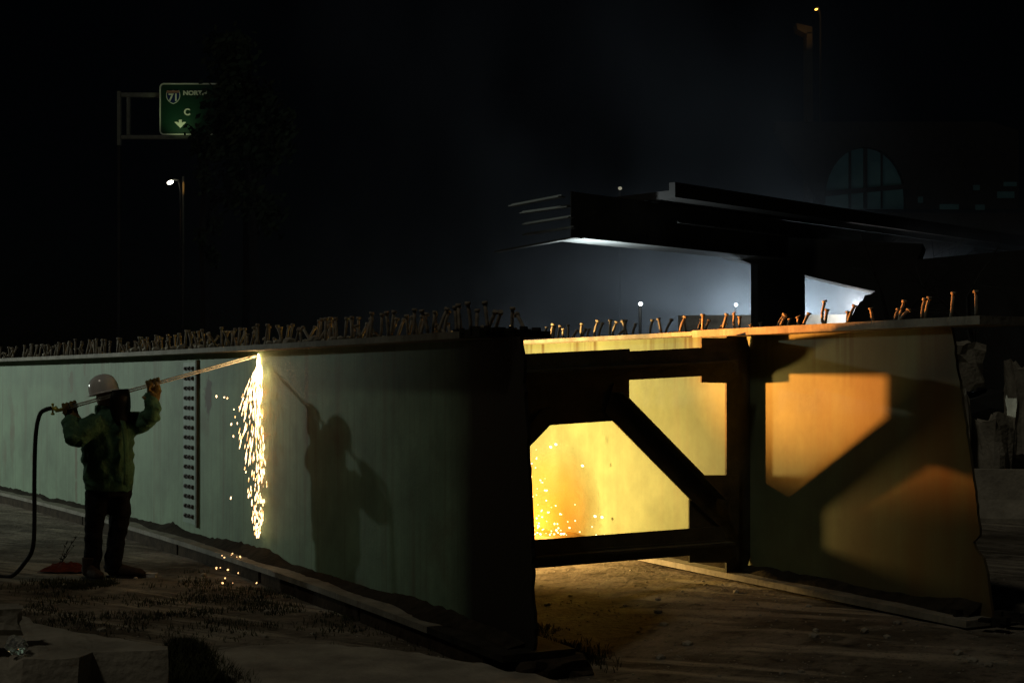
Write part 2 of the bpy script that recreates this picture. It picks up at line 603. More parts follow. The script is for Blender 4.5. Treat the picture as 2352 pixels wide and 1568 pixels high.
M['webnear'] = mat('green_grey_web_paint', (0.188, 0.295, 0.19), 0.65, 0, 0.34, 1.3, 0.10, 40, spec=0.2, extra=paint_extra)

bm = bmesh.new()
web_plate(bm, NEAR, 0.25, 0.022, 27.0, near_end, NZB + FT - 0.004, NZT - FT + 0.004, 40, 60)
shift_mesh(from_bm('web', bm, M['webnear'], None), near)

Yn = [27.0 - 0.45 * i for i in range(int((27.0 - 9.0) / 0.45) + 1)]
bm = bmesh.new()
strip(bm, NEAR, Yn, 0.0, 2 * FW, NZT - FT, NZT)
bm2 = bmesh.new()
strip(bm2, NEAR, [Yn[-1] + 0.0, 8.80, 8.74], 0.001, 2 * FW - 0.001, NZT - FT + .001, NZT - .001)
shift_mesh(from_bm('burnt_end', bm2, M['bare'], None), near)  # top flange end in a near-black colour
o = shift_mesh(from_bm('top_flange', bm, M['flange'], None), near)
bm = bmesh.new()
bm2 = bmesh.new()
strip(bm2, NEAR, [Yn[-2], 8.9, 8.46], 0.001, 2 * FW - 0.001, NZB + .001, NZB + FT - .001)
shift_mesh(from_bm('burnt_end', bm2, M['bare'], None), near)  # bottom flange end in the same near-black colour
strip(bm, NEAR, Yn[:-1], 0.0, 2 * FW, NZB, NZB + FT)
shift_mesh(from_bm('bottom_flange', bm, M['flange'], None), near)
# ragged burnt slag lip on the end of the top flange
bm = bmesh.new()
for i in range(46):
    o_ = random.uniform(0.0, 0.5)
    y_ = random.uniform(8.70, 9.25)
    p = gp(NEAR, y_, o_, NZT + random.uniform(-0.005, 0.012))
    box(bm, p, (random.uniform(.02, .07), random.uniform(.02, .06), random.uniform(.012, .035)), Matrix.Rotation(random.uniform(0, 3), 3, 'Z'))
shift_mesh(from_bm('slag_crust', bm, M['bare'], None), near)['kind'] = 'stuff'

# bolted connection plate: 16 rows of three
Yp0, Yp1 = solveY(NEAR, 428), solveY(NEAR, 456)
plate = bmesh.new()
strip(plate, NEAR, [Yp0, Yp1], 0.215, 0.239, 0.30, 1.98)
plate_o = shift_mesh(from_bm('connection_plate', plate, M['paint'], None), near)
bb = bmesh.new()
box(bb, (0, 0, 0.008), (0.052, 0.042, 0.016))
tube(bb, [(0, 0, 0.0165), (0, 0, 0.026)], [0.013, 0.012], 6)
bmesh.ops.recalc_face_normals(bb, faces=bb.faces[:])
bolt_me = bpy.data.meshes.new('bolt')
bb.to_mesh(bolt_me)
bb.free()
bolt_me.materials.append(M['bolt'])
for r_ in range(16):
    for c_ in range(3):
        Y = Yp0 + (Yp1 - Yp0) * (0.24 + 0.27 * c_)
        p, n, t = NEAR(Y)
        pos = p + n * 0.2148 + Vector((0, 0, 0.375 + r_ * 0.1025))
        b = bpy.data.objects.new('bolt', bolt_me)
        b.rotation_euler = (-n).to_track_quat('Z', 'Y').to_euler()
        col.objects.link(b)
        b.parent = plate_o
        b.location = pos
# small stiffener angle right of the plate
bm = bmesh.new()
Ya = solveY(NEAR, 456.8)
strip(bm, NEAR, [Ya, Ya - 0.03], 0.213, 0.238, 0.27, 2.0)
shift_mesh(from_bm('stiffener', bm, M['frame'], None), near)

# shear studs, four rows, many knocked over
cnt = 0
Y = 8.95
while Y < 23.5 and cnt < 297:
    for off in (0.06, 0.19, 0.31, 0.44):
        if random.random() < (0.18 if Y < 15 else 0.25):
            continue
        yy = Y + random.uniform(-0.06, 0.06)
        h = random.choice((0.20, 0.20, 0.19, 0.19, 0.12)) * random.uniform(0.92, 1.05)
        lean = abs(random.gauss(0, R(9)))
        if random.random() < 0.16:
            lean = R(random.uniform(25, 60))
        pos = gp(NEAR, yy, off, NZT - 0.002) - N0
        place_stud(near, pos, h, lean, random.uniform(0, 6.28))
        cnt += 1
    Y += 0.205
# rubble of old deck concrete left on the flange
bm = bmesh.new()
for i in range(150):
    yy = random.choice((random.uniform(9.2, 24), random.gauss(15.2, .5), random.gauss(11.8, .4)))
    if yy < 9:
        continue
    s = random.uniform(0.015, 0.06)
    p = gp(NEAR, yy, random.uniform(0.03, 0.47), NZT + s * 0.35)
    mt = Matrix.Translation(p) @ Matrix.Rotation(random.uniform(0, 3), 4, 'Z') @ Matrix.Diagonal((s, s * random.uniform(.6, 1.2), s * 0.6, 1))
    bmesh.ops.create_icosphere(bm, subdivisions=1, radius=1, matrix=mt)
o = from_bm('deck_rubble', bm, M['concrete'])
o['kind'] = 'stuff'

# dirt lying in the corner between web and bottom flange
M['dirt'] = mat('dark_dirt', (0.03, 0.026, 0.018), 0.95, 0, 0.5, 9, 0.5, spec=0.05)
def dirt_bank(fr, Y0, Y1, zb_, peaks, name_seed):
    bm = bmesh.new()
    n_ = int(abs(Y1 - Y0) / 0.06)
    prev = None
    for i in range(n_ + 1):
        Y = Y0 + (Y1 - Y0) * i / n_
        pk = sum(a_ * math.exp(-((Y - c_) / w_) ** 2) for c_, w_, a_ in peaks)
        h_ = max(0.006, 0.03 + pk + 0.03 * mnoise.noise(Vector((Y * 2.3, name_seed, 0))) + 0.012 * mnoise.noise(Vector((Y * 9, name_seed, 0))))
        w = 0.10 + 0.5 * min(pk, .12) + 0.07 * mnoise.noise(Vector((Y * 1.7, name_seed, 5))) + .02 * mnoise.noise(Vector((Y * 11, name_seed, 5)))
        w = min(max(w, 0.04), 0.2)
        row = [bm.verts.new(gp(fr, Y, 0.237 - w * k, zb_ + max(0.001, h_ * (1 - k) ** 0.8 * (1 + .25 * mnoise.noise(Vector((Y * 14, k * 3, name_seed))))))) for k in (0, .3, .6, .85, 1)]
        if prev:
            for k in range(4):
                bm.faces.new((prev[k], prev[k + 1], row[k + 1], row[k]))
        prev = row
    o = from_bm('dirt', bm, M['dirt'], None, True)
    o['kind'] = 'stuff'
    return o
dirt_bank(NEAR, 23.0, 8.6, NZB + FT + .001, [(solveY(NEAR, 405), .3, .06), (solveY(NEAR, 545), .6, .055), (solveY(NEAR, 620), .35, .05), (solveY(NEAR, 1000), .8, .05)], 1)

# continuous timber skids, added to make the shadow gap under the near girder dark
skl = ['dark timber skid under the cut end of the near girder', 'dark timber skid under the near girder where the worker\'s shadow falls', 'dark timber skid under the near girder below the sparks', 'dark timber skid under the near girder by the worker\'s legs', 'dark timber skid under the near girder at the left edge', 'dark timber skid under the hidden far left of the near girder'][:5]  # all of these skids stand in for the shadow under the girder
ed = [8.75, 10.6, 12.55, 14.6, 17.6, 22.5]
for i, lb_ in enumerate(skl):
    ya, yb = ed[i], ed[i + 1] - 0.05
    bm = bmesh.new()
    strip(bm, NEAR, [yb - (yb - ya) * k / 6 for k in range(7)], 0.02 + random.uniform(0, .012), 0.46, -0.05, NZB - 0.002)
    o = from_bm('timber_skid', bm, M['timber'])
    c_ = gp(NEAR, (ya + yb) / 2, 0.25, 0)
    for v in o.data.vertices:
        v.co -= c_
    o.location = c_
    tag(o, lb_, 'timber skid', 'timber skids under the near girder')

# ---- far girder
FZB, FZT = 0.225, 2.20
far = bpy.data.objects.new('steel_girder', None)
far.location = gp(FAR, 11.0, 0.25, 0)
col.objects.link(far)
tag(far, 'steel plate girder lit yellow on its inner side, behind the braced cross frame', 'girder', 'cut plate girders lying on the ground')
F0 = Vector(far.location)
FE0, FE1 = solveY(FAR, 2285), solveY(FAR, 2186)
def far_end(z):
    k = (z - FZB) / (FZT - FZB)
    notch = -0.10 * math.exp(-((z - 0.72) / 0.05) ** 2)
    return FE0 + (FE1 - FE0) * k + jag(z, 0.3, 5.0) - notch * 0.8
bm = bmesh.new()
web_plate(bm, FAR, 0.25, 0.022, 22.0, far_end, FZB + FT - 0.004, FZT - FT + 0.004, 40, 50)
def far_extra(nt, tc, c, b):
    c = steel_extra(0.25)(nt, tc, c, b)
    sx_ = nt.nodes.new('ShaderNodeSeparateXYZ')
    nt.links.new(tc.outputs['Object'], sx_.inputs[0])
    # brown drips running down from the flange
    dr = noise_n(nt, tc, 1.0, (9, 9, 0.25), 4, (8, 2, 3))
    hz_ = nt.nodes.new('ShaderNodeMath')
    hz_.operation = 'MULTIPLY'
    nt.links.new(ramp(nt, sx_.outputs['Z'], 1.7, 2.15, 0, 1), hz_.inputs[0])
    nt.links.new(ramp(nt, dr, 0.52, 0.66, 0, 0.8), hz_.inputs[1])
    c = mixc(nt, hz_.outputs[0], c, (0.055, 0.032, 0.012))
    # rusty wash that grows towards the cut end, broken up by runs
    r1 = noise_n(nt, tc, 1.0, (3, 3, 0.5), 6, (2, 5, 1))
    mu = nt.nodes.new('ShaderNodeMath')
    mu.operation = 'MULTIPLY'
    nt.links.new(ramp(nt, sx_.outputs['Y'], 11.3, 9.6, 0, 1), mu.inputs[0])
    nt.links.new(ramp(nt, r1, 0.3, 0.65, 0.25, 0.9), mu.inputs[1])
    return mixc(nt, mu.outputs[0], c, (0.11, 0.068, 0.03))
M['webfar'] = mat('pale_green_web_paint', (0.125, 0.158, 0.088), 0.58, 0, 0.25, 1.4, 0.05, 60, spec=0.08, extra=far_extra)
shift_mesh(from_bm('web', bm, M['webfar'], None), far)
Yf = [22.0 - 0.5 * i for i in range(int((22.0 - 9.4) / 0.5) + 1)]
Ysplice = solveY(FAR, 1590, 0.0)
bm = bmesh.new()
strip(bm, FAR, [22.0, Ysplice], 0.0, 2 * FW, FZT - 0.042, FZT - 0.008)
shift_mesh(from_bm('top_flange', bm, M['flange'], None), far)
bm = bmesh.new()
strip(bm, FAR, [Ysplice, 10.2, solveY(FAR, 2250, 0.0)], 0.0, 2 * FW, FZT - 0.055, FZT)
shift_mesh(from_bm('top_flange', bm, M['flange'], None), far)
bm = bmesh.new()
strip(bm, FAR, [22.0, 10.2, solveY(FAR, 2219, 0.0)], 0.0, 2 * FW, FZB, FZB + FT)
shift_mesh(from_bm('bottom_flange', bm, M['flange'], None), far)
dirt_bank(FAR, 16.0, 9.1, FZB + FT + .001, [(9.25, .3, .06), (10.6, .5, .03)], 2)
# studs of the far girder, read one by one off the flange
stz = [(95, 110, 160), (228, 205, 150), (390, 420, 150), (475, 472, 165), (500, 510, 150), (545, 540, 150), (600, 565, 100), (640, 640, 150), (665, 730, 90), (765, 740, 150), (760, 790, 125), (822, 812, 100), (885, 893, 180), (925, 938, 170), (1030, 1040, 170), (1055, 1072, 160), (1160, 1185, 170), (1200, 1150, 155), (1110, 1150, 80), (1245, 1250, 145), (1410, 1405, 165), (1520, 1490, 150), (1550, 1590, 180), (1570, 1665, 95), (1690, 1715, 180), (1750, 1725, 170), (1865, 1870, 150), (1905, 1910, 160), (1920, 1940, 150), (2050, 2100, 100), (2095, 2135, 155), (2230, 2120, 100), (2250, 2255, 130)]
st2 = [(20, 0, 40), (110, 95, 75), (255, 300, 160), (280, 335, 110), (360, 340, 100), (465, 415, 95), (505, 525, 140), (700, 590, 200), (705, 725, 160), (920, 955, 200), (915, 920, 140), (1160, 1135, 150), (1365, 1360, 130), (1400, 1418, 240), (1400, 1470, 150), (1620, 1605, 220), (1645, 1650, 260), (1890, 1915, 260), (2130, 2125, 250)]
allst = [((2000 + a * .4252) / 1.7415, (2000 + b * .4252) / 1.7415, c * .4252 / 1.7415) for a, b, c in stz] + \
        [((3000 + a * .4252) / 1.7415, (3000 + b * .4252) / 1.7415, c * .4252 / 1.7415) for a, b, c in st2]
for i, (ub, ut, hp) in enumerate(allst):
    off = (0.10, 0.40, 0.25)[i % 3]
    Y = solveY(FAR, ub, off)
    if Y < 8.6:
        continue
    p = gp(FAR, Y, off, FZT - (0.009 if Y > Ysplice else 0.002))
    sc_ = F / p.y
    dx, dz = (ut - ub) / sc_, hp / sc_
    dz = min(dz, 0.2)
    place_stud(far, p - F0, math.hypot(dx, dz), math.atan2(dx, dz), 0.0 if dx > -9 else 0, STUDS[2] if abs(dx) > 0.07 else None)
# stubs farther back
for i in range(26):
    Y = random.uniform(15.5, 20)
    p = gp(FAR, Y, random.choice((.08, .25, .42)), FZT - 0.009)
    place_stud(far, p - F0, random.uniform(.15, .2), abs(random.gauss(0, R(10))), random.uniform(0, 6.28))
# transverse stiffener carrying the cross frame, clipped corners top and bottom
AY = solveY(FAR, 1722)
pA, nA, tA = FAR(AY)
A = pA + nA * 0.25
def fpt(q, z):
    return A - nA * q + Vector((0, 0, z))
def fray(u, v):
    """point of the cross-frame plane seen at image position u, v"""
    k = (u - CU) / F
    q = (A.x - k * A.y) / (nA.x - k * nA.y)
    p = A - nA * q
    return q, CZ - (v - CV) / F * p.y
qs = fray(1665, 900)[0]
zb, zt = FZB + FT + 0.002, FZT - 0.057
bm = bmesh.new()
prism(bm, [fpt(0.048, zb), fpt(qs, zb), fpt(qs, zt), fpt(0.048, zt), fpt(0.012, zt - 0.11), fpt(0.012, zb + 0.11)], tA * 0.022)
shift_mesh(from_bm('stiffener', bm, M['frame'], None), far)
# inner stiffener of the near girder where the frame's other end lands
pB, nB, tB = NEAR(10.62)
bm = bmesh.new()
zb2, zt2 = NZB + FT + .002, NZT - FT - .002
prism(bm, [pB + nB * 0.262 + Vector((0, 0, zb2)), pB + nB * 0.48 + Vector((0, 0, zb2)), pB + nB * 0.48 + Vector((0, 0, zt2)), pB + nB * 0.262 + Vector((0, 0, zt2))], tB * 0.022)
shift_mesh(from_bm('stiffener', bm, M['frame'], None), near)
# added plate, unseen behind the near web, blocking the jet lamp's downward light
bm = bmesh.new()
strip(bm, NEAR, [12.9, 12.2, 11.5, 11.2], 0.262, 0.70, 1.664, 1.678)
shift_mesh(from_bm('gusset_plate', bm, M['frame'], None), near)
# ragged scrap at the end of the far bottom flange
bm = bmesh.new()
for i in range(16):
    p = gp(FAR, random.uniform(8.8, 9.3), random.uniform(0.05, 0.5), FZB + FT + random.uniform(0, 0.03))
    box(bm, p, (random.uniform(.03, .10), random.uniform(.03, .08), random.uniform(.02, .06)), Matrix.Rotation(random.uniform(0, 3), 3, 'Z'))
shift_mesh(from_bm('slag_crust', bm, M['bare'], None), far)['kind'] = 'stuff'

# ------------------------------------------------------------------ cross frame between the girders
xf = bpy.data.objects.new('cross_frame', None)
xf.location = fpt(1.2, 0.3)
col.objects.link(xf)
tag(xf, 'dark braced steel cross frame spanning between the two girders', 'cross frame')
def member(name, pix, t0, t1, m=M['frame']):
    bm = bmesh.new()
    pts = []
    for u, v in pix:
        q, z = fray(u, v)
        pts.append(fpt(q, z) + tA * t0)
    prism(bm, pts, tA * (t1 - t0))
    return shift_mesh(from_bm(name, bm, m, None), xf)
# depth along tA: gussets 0.024..0.040 in front of the stiffener, members in front again
member('gusset_plate', [(1604, 776), (1690, 776), (1690, 880), (1604, 878)], 0.026, 0.042)
member('gusset_plate', [(1150, 850), (1438, 836), (1439, 922), (1399, 966), (1253, 976), (1150, 986)], 0.026, 0.042)
member('gusset_plate', [(1605, 1090), (1690, 1090), (1690, 1290), (1577, 1290), (1577, 1146)], 0.026, 0.042)
member('top_chord', [(1050, 820), (1436, 801), (1437, 807), (1664, 795), (1664, 833), (1050, 863)], 0.045, 0.062)
# outstanding leg of the top chord
def leg_bar(name, u0, v0, u1, v1, dz, reach):
    q0, z0 = fray(u0, v0)
    q1, z1 = fray(u1, v1)
    a, b = fpt(q0, z0) + tA * 0.0635, fpt(q1, z1) + tA * 0.0635
    bm = bmesh.new()
    prism(bm, [a, b, b + Vector((0, 0, dz)), a + Vector((0, 0, dz))], tA * reach)
    return shift_mesh(from_bm(name, bm, M['frame'], None), xf)
leg_bar('chord_leg', 1050, 863, 1664, 833, 0.018, 0.12)
member('chord_rib', [(1050, 850), (1664, 822), (1664, 860), (1438, 872), (1050, 890)], 0.070, 0.086)
member('diagonal_brace', [(1399, 966), (1380, 945), (1400, 880), (1441, 921), (1605, 1089), (1650, 1135), (1660, 1190), (1640, 1205), (1577, 1146)], 0.045, 0.062)
q0, z0 = fray(1405, 900)
q1, z1 = fray(1640, 1140)
a, b = fpt(q0, z0) + tA * 0.0635, fpt(q1, z1) + tA * 0.0635
bm = bmesh.new()
up = (b - a).normalized().cross(tA).normalized()
prism(bm, [a, b, b + up * 0.016, a + up * 0.016], tA * 0.11)
shift_mesh(from_bm('brace_leg', bm, M['frame'], None), xf)
member('diagonal_brace', [(1265, 935), (1255, 975), (1208, 1024), (1120, 1110), (1095, 1085), (1200, 985), (1235, 940)], 0.045, 0.062)
member('bottom_chord', [(1050, 1248), (1228, 1237), (1664, 1205), (1664, 1244), (1232, 1275), (1050, 1288)], 0.045, 0.062)
leg_bar('chord_leg', 1050, 1290, 1660, 1245, 0.018, 0.11)
member('chord_rib', [(1050, 1276), (1660, 1236), (1664, 1266), (1577, 1272), (1234, 1300), (1050, 1314)], 0.070, 0.086)

# ------------------------------------------------------------------ the worker
PY = 12.95
PO = Vector(((250 - CU) / F * PY, PY, 0.0))
PO.z = gz(PO.x, PO.y) - 0.004
def L(x, y, z):
    return PO + Vector((x, y, z))
tip_u = Vector(gp(NEAR, solveY(NEAR, 590), 0.25, 0))
TIP = at(588, 817, tip_u.y - 0.06)
RH = at(160, 935, 12.78)                      # rear hand on the torch
AX = (TIP - RH).normalized()
LH = RH + AX * ((at(352, 883, 12.9) - RH).dot(AX))

person = None
bm = bmesh.new()
# head, neck and the body under the clothes
HD = L(-0.022, -0.02, 1.645)
fd = Vector((0.96, -0.12, 0.14)).normalized()
hs = Vector((0.12, 0.96, 0)).normalized()
blob(bm, HD, (0.088, 0.078, 0.115), 3)
blob(bm, HD + fd * 0.045 - Vector((0, 0, 0.05)), (0.062, 0.056, 0.07), 3)
blob(bm, HD + fd * 0.105 - Vector((0, 0, 0.02)), (0.018, 0.014, 0.024), 2)      # nose
blob(bm, HD + fd * 0.10 - Vector((0, 0, 0.07)), (0.016, 0.024, 0.010), 2)       # mouth
for s_ in (-1, 1):
    blob(bm, HD + hs * (0.078 * s_) - Vector((0, 0, 0.02)), (0.022, 0.010, 0.034), 2)   # ears
    blob(bm, HD + fd * 0.088 + hs * (0.032 * s_) + Vector((0, 0, 0.012)), (0.010, 0.014, 0.009), 2)   # eyelids
tube(bm, [L(-0.02, 0, 1.34), L(-0.015, 0, 1.48), HD - Vector((0, 0, 0.05))], [(0.13, 0.09), 0.062, 0.06], 14)
tube(bm, [L(0.0, 0, 0.9), L(0, 0, 1.15), L(0.005, 0, 1.38)], [(0.15, 0.11), (0.14, 0.10), (0.16, 0.10)], 14)
tube(bm, [RH + Vector((0.05, -0.02, -0.16)), RH + Vector((0.01, 0, -0.05))], [0.032, 0.03], 10)
tube(bm, [L(-0.19, -0.37, 1.27), RH + Vector((0.05, -0.02, -0.16))], [0.05, 0.032], 10)
tube(bm, [L(-0.10, -0.17, 1.40), L(-0.19, -0.37, 1.27)], [0.06, 0.05], 10)
tube(bm, [L(0.17, 0.15, 1.40), L(0.385, -0.02, 1.455), LH + Vector((-0.01, 0.02, -0.07))], [0.06, 0.05, 0.032], 10)
for hx in (-0.075, 0.07):
    tube(bm, [L(hx, -0.05 if hx < 0 else 0.055, 0.95), L(-.115 if hx < 0 else .075, -.05 if hx < 0 else .042, 0.5), L(-0.13 if hx < 0 else 0.05, -.04 if hx < 0 else .03, 0.28), L(-0.14 if hx < 0 else 0.035, -.04 if hx < 0 else .03, 0.20)], [0.08, 0.055, 0.05, 0.04], 10)
person = fuse('person', bm, M['skin'], None, 0.013, 3)
tag(person, 'worker in white hard hat and green jacket holding a long cutting torch overhead', 'person')

# jacket: torso and two sleeves in one skin
bm = bmesh.new()
sd = Vector((0.66, 0.75, 0))
tube(bm, [L(0.0, 0, 0.80), L(0.005, 0, 0.86), L(-0.005, 0, 1.0), L(-0.01, 0, 1.15), L(0.0, 0, 1.28), L(0.01, 0, 1.38), L(0.015, 0, 1.45), L(0.0, 0, 1.50), L(-0.01, 0, 1.535)],
     [(0.225, 0.17), (0.232, 0.178), (0.24, 0.18), (0.243, 0.18), (0.245, 0.172), (0.24, 0.155), (0.20, 0.135), (0.12, 0.105), (0.075, 0.085)], 28, sd)
# right (camera side) sleeve: elbow low, forearm up
tube(bm, [L(-0.07, -0.12, 1.42), L(-0.13, -0.24, 1.36), L(-0.175, -0.34, 1.29), L(-0.19, -0.385, 1.265)], [0.105, 0.095, 0.085, 0.07], 16)
tube(bm, [L(-0.17, -0.37, 1.255), L(-0.205, -0.38, 1.28), L(-0.245, -0.33, 1.36), L(-0.275, -0.26, 1.43), RH + Vector((0.055, -0.03, -0.12))], [0.055, 0.08, 0.073, 0.066, 0.058], 16)
# left sleeve: arm out and forearm up
tube(bm, [L(0.12, 0.12, 1.40), L(0.21, 0.12, 1.405), L(0.30, 0.06, 1.42), L(0.37, 0.0, 1.445)], [0.12, 0.105, 0.09, 0.078], 16)
tube(bm, [L(0.35, 0.01, 1.43), L(0.395, -0.02, 1.47), L(0.405, -0.035, 1.55), LH + Vector((-0.012, 0.015, -0.10))], [0.06, 0.08, 0.07, 0.058], 16)
# collar
tube(bm, [L(-0.015, 0, 1.50), L(-0.02, 0, 1.57)], [(0.10, 0.10), (0.098, 0.098)], 20)
jk = fuse('jacket', bm, M['jacket'], None, 0.0115, 2, 0.021, 8.0)
jk.parent = person
# hem band and front placket
zip_pts = []
fdj = Vector((0.75, -0.66, 0))
bm = bmesh.new()
prs = [(1.46, 0.14), (1.38, 0.172), (1.28, 0.19), (1.15, 0.20), (1.0, 0.20), (0.86, 0.195)]
tube(bm, [L(0.0, 0, z) + Vector((0.83, -0.55, 0)) * (r + 0.035) for z, r in prs], [(0.03, 0.008)] * len(prs), 8, Vector((0.55, 0.83, 0)))
pk = from_bm('placket', bm, M['jacket'], None, True)
pk.parent = person

# trousers
bm = bmesh.new()
tube(bm, [L(0.0, 0, 0.90), L(0.0, 0, 0.82), L(0.0, 0, 0.74)], [(0.19, 0.155), (0.19, 0.155), (0.17, 0.145)], 24, sd)
tube(bm, [L(-0.085, -0.06, 0.82), L(-0.10, -0.06, 0.62), L(-0.12, -0.05, 0.44), L(-0.13, -0.04, 0.28), L(-0.145, -0.04, 0.12), L(-0.145, -0.04, 0.05)],
     [0.105, 0.097, 0.083, 0.078, 0.08, 0.08], 18)
tube(bm, [L(0.085, 0.06, 0.82), L(0.085, 0.06, 0.62), L(0.07, 0.04, 0.44), L(0.05, 0.03, 0.28), L(0.03, 0.03, 0.12), L(0.025, 0.03, 0.055)],
     [0.108, 0.10, 0.086, 0.08, 0.08, 0.078], 18)
tr = fuse('trousers', bm, M['trousers'], None, 0.013, 3, 0.012, 9.0)
tr.parent = person

def boot(heel, toe):
    heel, toe = Vector(heel), Vector(toe)
    d = (toe - heel)
    ln = d.length
    d.normalize()
    bm = bmesh.new()
    up = Vector((0, 0, 1))
    pr = [(0.0, 0.055, 0.045, 0.055), (0.05, 0.075, 0.05, 0.075), (0.35, 0.06, 0.047, 0.06), (0.65, 0.048, 0.052, 0.048), (0.88, 0.04, 0.048, 0.04), (1.0, 0.025, 0.03, 0.025)]
    tube(bm, [heel + d * (ln * k) + up * (h + 0.012) for k, h, w, r in pr], [(r, w) for k, h, w, r in pr], 14, up)
    tube(bm, [heel + d * 0.06 + up * 0.05, heel + d * 0.06 + up * 0.2], [(0.062, 0.055), (0.064, 0.06)], 14)
    o = fuse('boot', bm, M['boot'], None, 0.009, 2)
    o.parent = person
    bm = bmesh.new()
    side = d.cross(up)
    outl = [(0.0, .03), (0.02, .043), (0.3, .042), (0.65, .053), (0.88, .048), (1.0, .025)]
    poly = [heel + d * (ln * k) + side * w for k, w in outl] + [heel + d * (ln * k) - side * w for k, w in outl[::-1]]
    prism(bm, poly, up * 0.022)
    s_ = from_bm('sole', bm, M['rubber'], None)
    s_.parent = o
boot(L(-0.20, -0.03, 0.0), L(0.0, -0.24, 0.0))
boot(L(-0.03, 0.06, 0.0), L(0.33, -0.02, 0.0))

# gloved hands closed on the torch
def glove(c, ax, wrist, outdir):
    c, ax = Vector(c), Vector(ax).normalized()
    bm = bmesh.new()
    w = (Vector(wrist) - c)
    w = (w - ax * w.dot(ax)).normalized()           # towards the wrist
    o = ax.cross(w).normalized() * outdir           # back of the hand
    rad = 0.016
    # palm beside the tube
    tube(bm, [Vector(wrist), c + w * 0.055 + o * 0.012, c + o * 0.028 - w * 0.005], [(0.042, 0.036), (0.046, 0.024), (0.046, 0.018)], 14, ax)
    # four fingers curling over the top and round the far side
    for i, (k, ln) in enumerate(((-0.038, .9), (-0.013, 1.05), (0.013, 1.0), (0.037, .82))):
        base = c + ax * k
        pts = []
        for s_ in range(6):
            a_ = -0.35 + s_ * 0.78 * ln
            pts.append(base + o * (math.cos(a_) * 0.032) - w * (math.sin(a_) * 0.032) + ax * (0.002 * i))
        tube(bm, pts, [0.0125, 0.0125, 0.012, 0.0115, 0.011, 0.009], 8)
    # thumb from the side of the palm
    b0 = c + w * 0.045 - ax * 0.034 + o * 0.01
    tube(bm, [b0, b0 - o * 0.035 - w * 0.012 - ax * 0.008, c - o * 0.036 - ax * 0.03, c - o * 0.028 - w * 0.02 - ax * 0.012], [0.016, 0.015, 0.0135, 0.011], 8)
    # cuff
    wv = (Vector(wrist) - (c + w * 0.055)).normalized()
    tube(bm, [Vector(wrist) - wv * 0.03, Vector(wrist) + wv * 0.045], [0.045, 0.066], 14)
    for v in bm.verts:
        v.co = c + (v.co - c) * 1.28
    g = fuse('glove', bm, M['glove'], None, 0.0055, 2, 0.003, 30)
    g.parent = person
glove(RH + AX * 0.0, AX, RH + Vector((0.03, -0.015, -0.085)), 1)
glove(LH, AX, LH + Vector((-0.005, 0.01, -0.085)), 1)

# hard hat
HT = Matrix.Translation(HD + Vector((-0.012, 0, 0.035))) @ Matrix.Rotation(R(-13), 4, 'Y') @ Matrix.Rotation(math.atan2(fd.y, fd.x), 4, 'Z')
bm = bmesh.new()
prof = [(0.0, 0.172), (0.03, 0.170), (0.06, 0.161), (0.085, 0.146), (0.105, 0.125), (0.119, 0.098), (0.127, 0.065), (0.130, 0.030), (0.131, 0.012)]
seg = 36
rings = []
for r_, z_ in prof:
    ring = []
    for k in range(seg):
        a_ = 2 * math.pi * k / seg
        rr = r_ * (1 + 0.06 * math.cos(a_) ** 2)
        zz = z_ + (0.006 * max(0, math.cos(a_ * 1) * 0) if 0 else 0)
        # moulded ridge along the crown
        if abs(math.sin(a_)) * r_ < 0.02 and r_ < 0.12:
            zz += 0.006
        ring.append(bm.verts.new(HT @ Vector((rr * math.cos(a_), rr * 0.93 * math.sin(a_), zz))))
    rings.append(ring)
for a_, b_ in zip(rings, rings[1:]):
    for k in range(seg):
        bm.faces.new((a_[k], a_[(k + 1) % seg], b_[(k + 1) % seg], b_[k]))
bmesh.ops.remove_doubles(bm, verts=rings[0], dist=0.0005)
hat = from_bm('hard_hat', bm, M['hat'], None, True)
hat.parent = person
bm = bmesh.new()
ri, ro, rl = [], [], []
for k in range(seg):
    a_ = 2 * math.pi * k / seg
    fwd = max(0.0, math.cos(a_))
    w_ = 0.014 + 0.034 * fwd ** 2
    rr = 0.131 * (1 + 0.06 * math.cos(a_) ** 2)
    cx, sy = math.cos(a_), 0.93 * math.sin(a_)
    ri.append(bm.verts.new(HT @ Vector((rr * cx, rr * sy, 0.014))))
    ro.append(bm.verts.new(HT @ Vector(((rr + w_) * cx, (rr + w_) * sy, 0.004 - 0.006 * fwd))))
    rl.append(bm.verts.new(HT @ Vector((rr * cx, rr * sy, 0.002))))
for k in range(seg):
    k2 = (k + 1) % seg
    bm.faces.new((ri[k], ri[k2], ro[k2], ro[k]))
    bm.faces.new((ro[k], ro[k2], rl[k2], rl[k]))
br = from_bm('brim', bm, M['hat'], None, True)
br.parent = hat

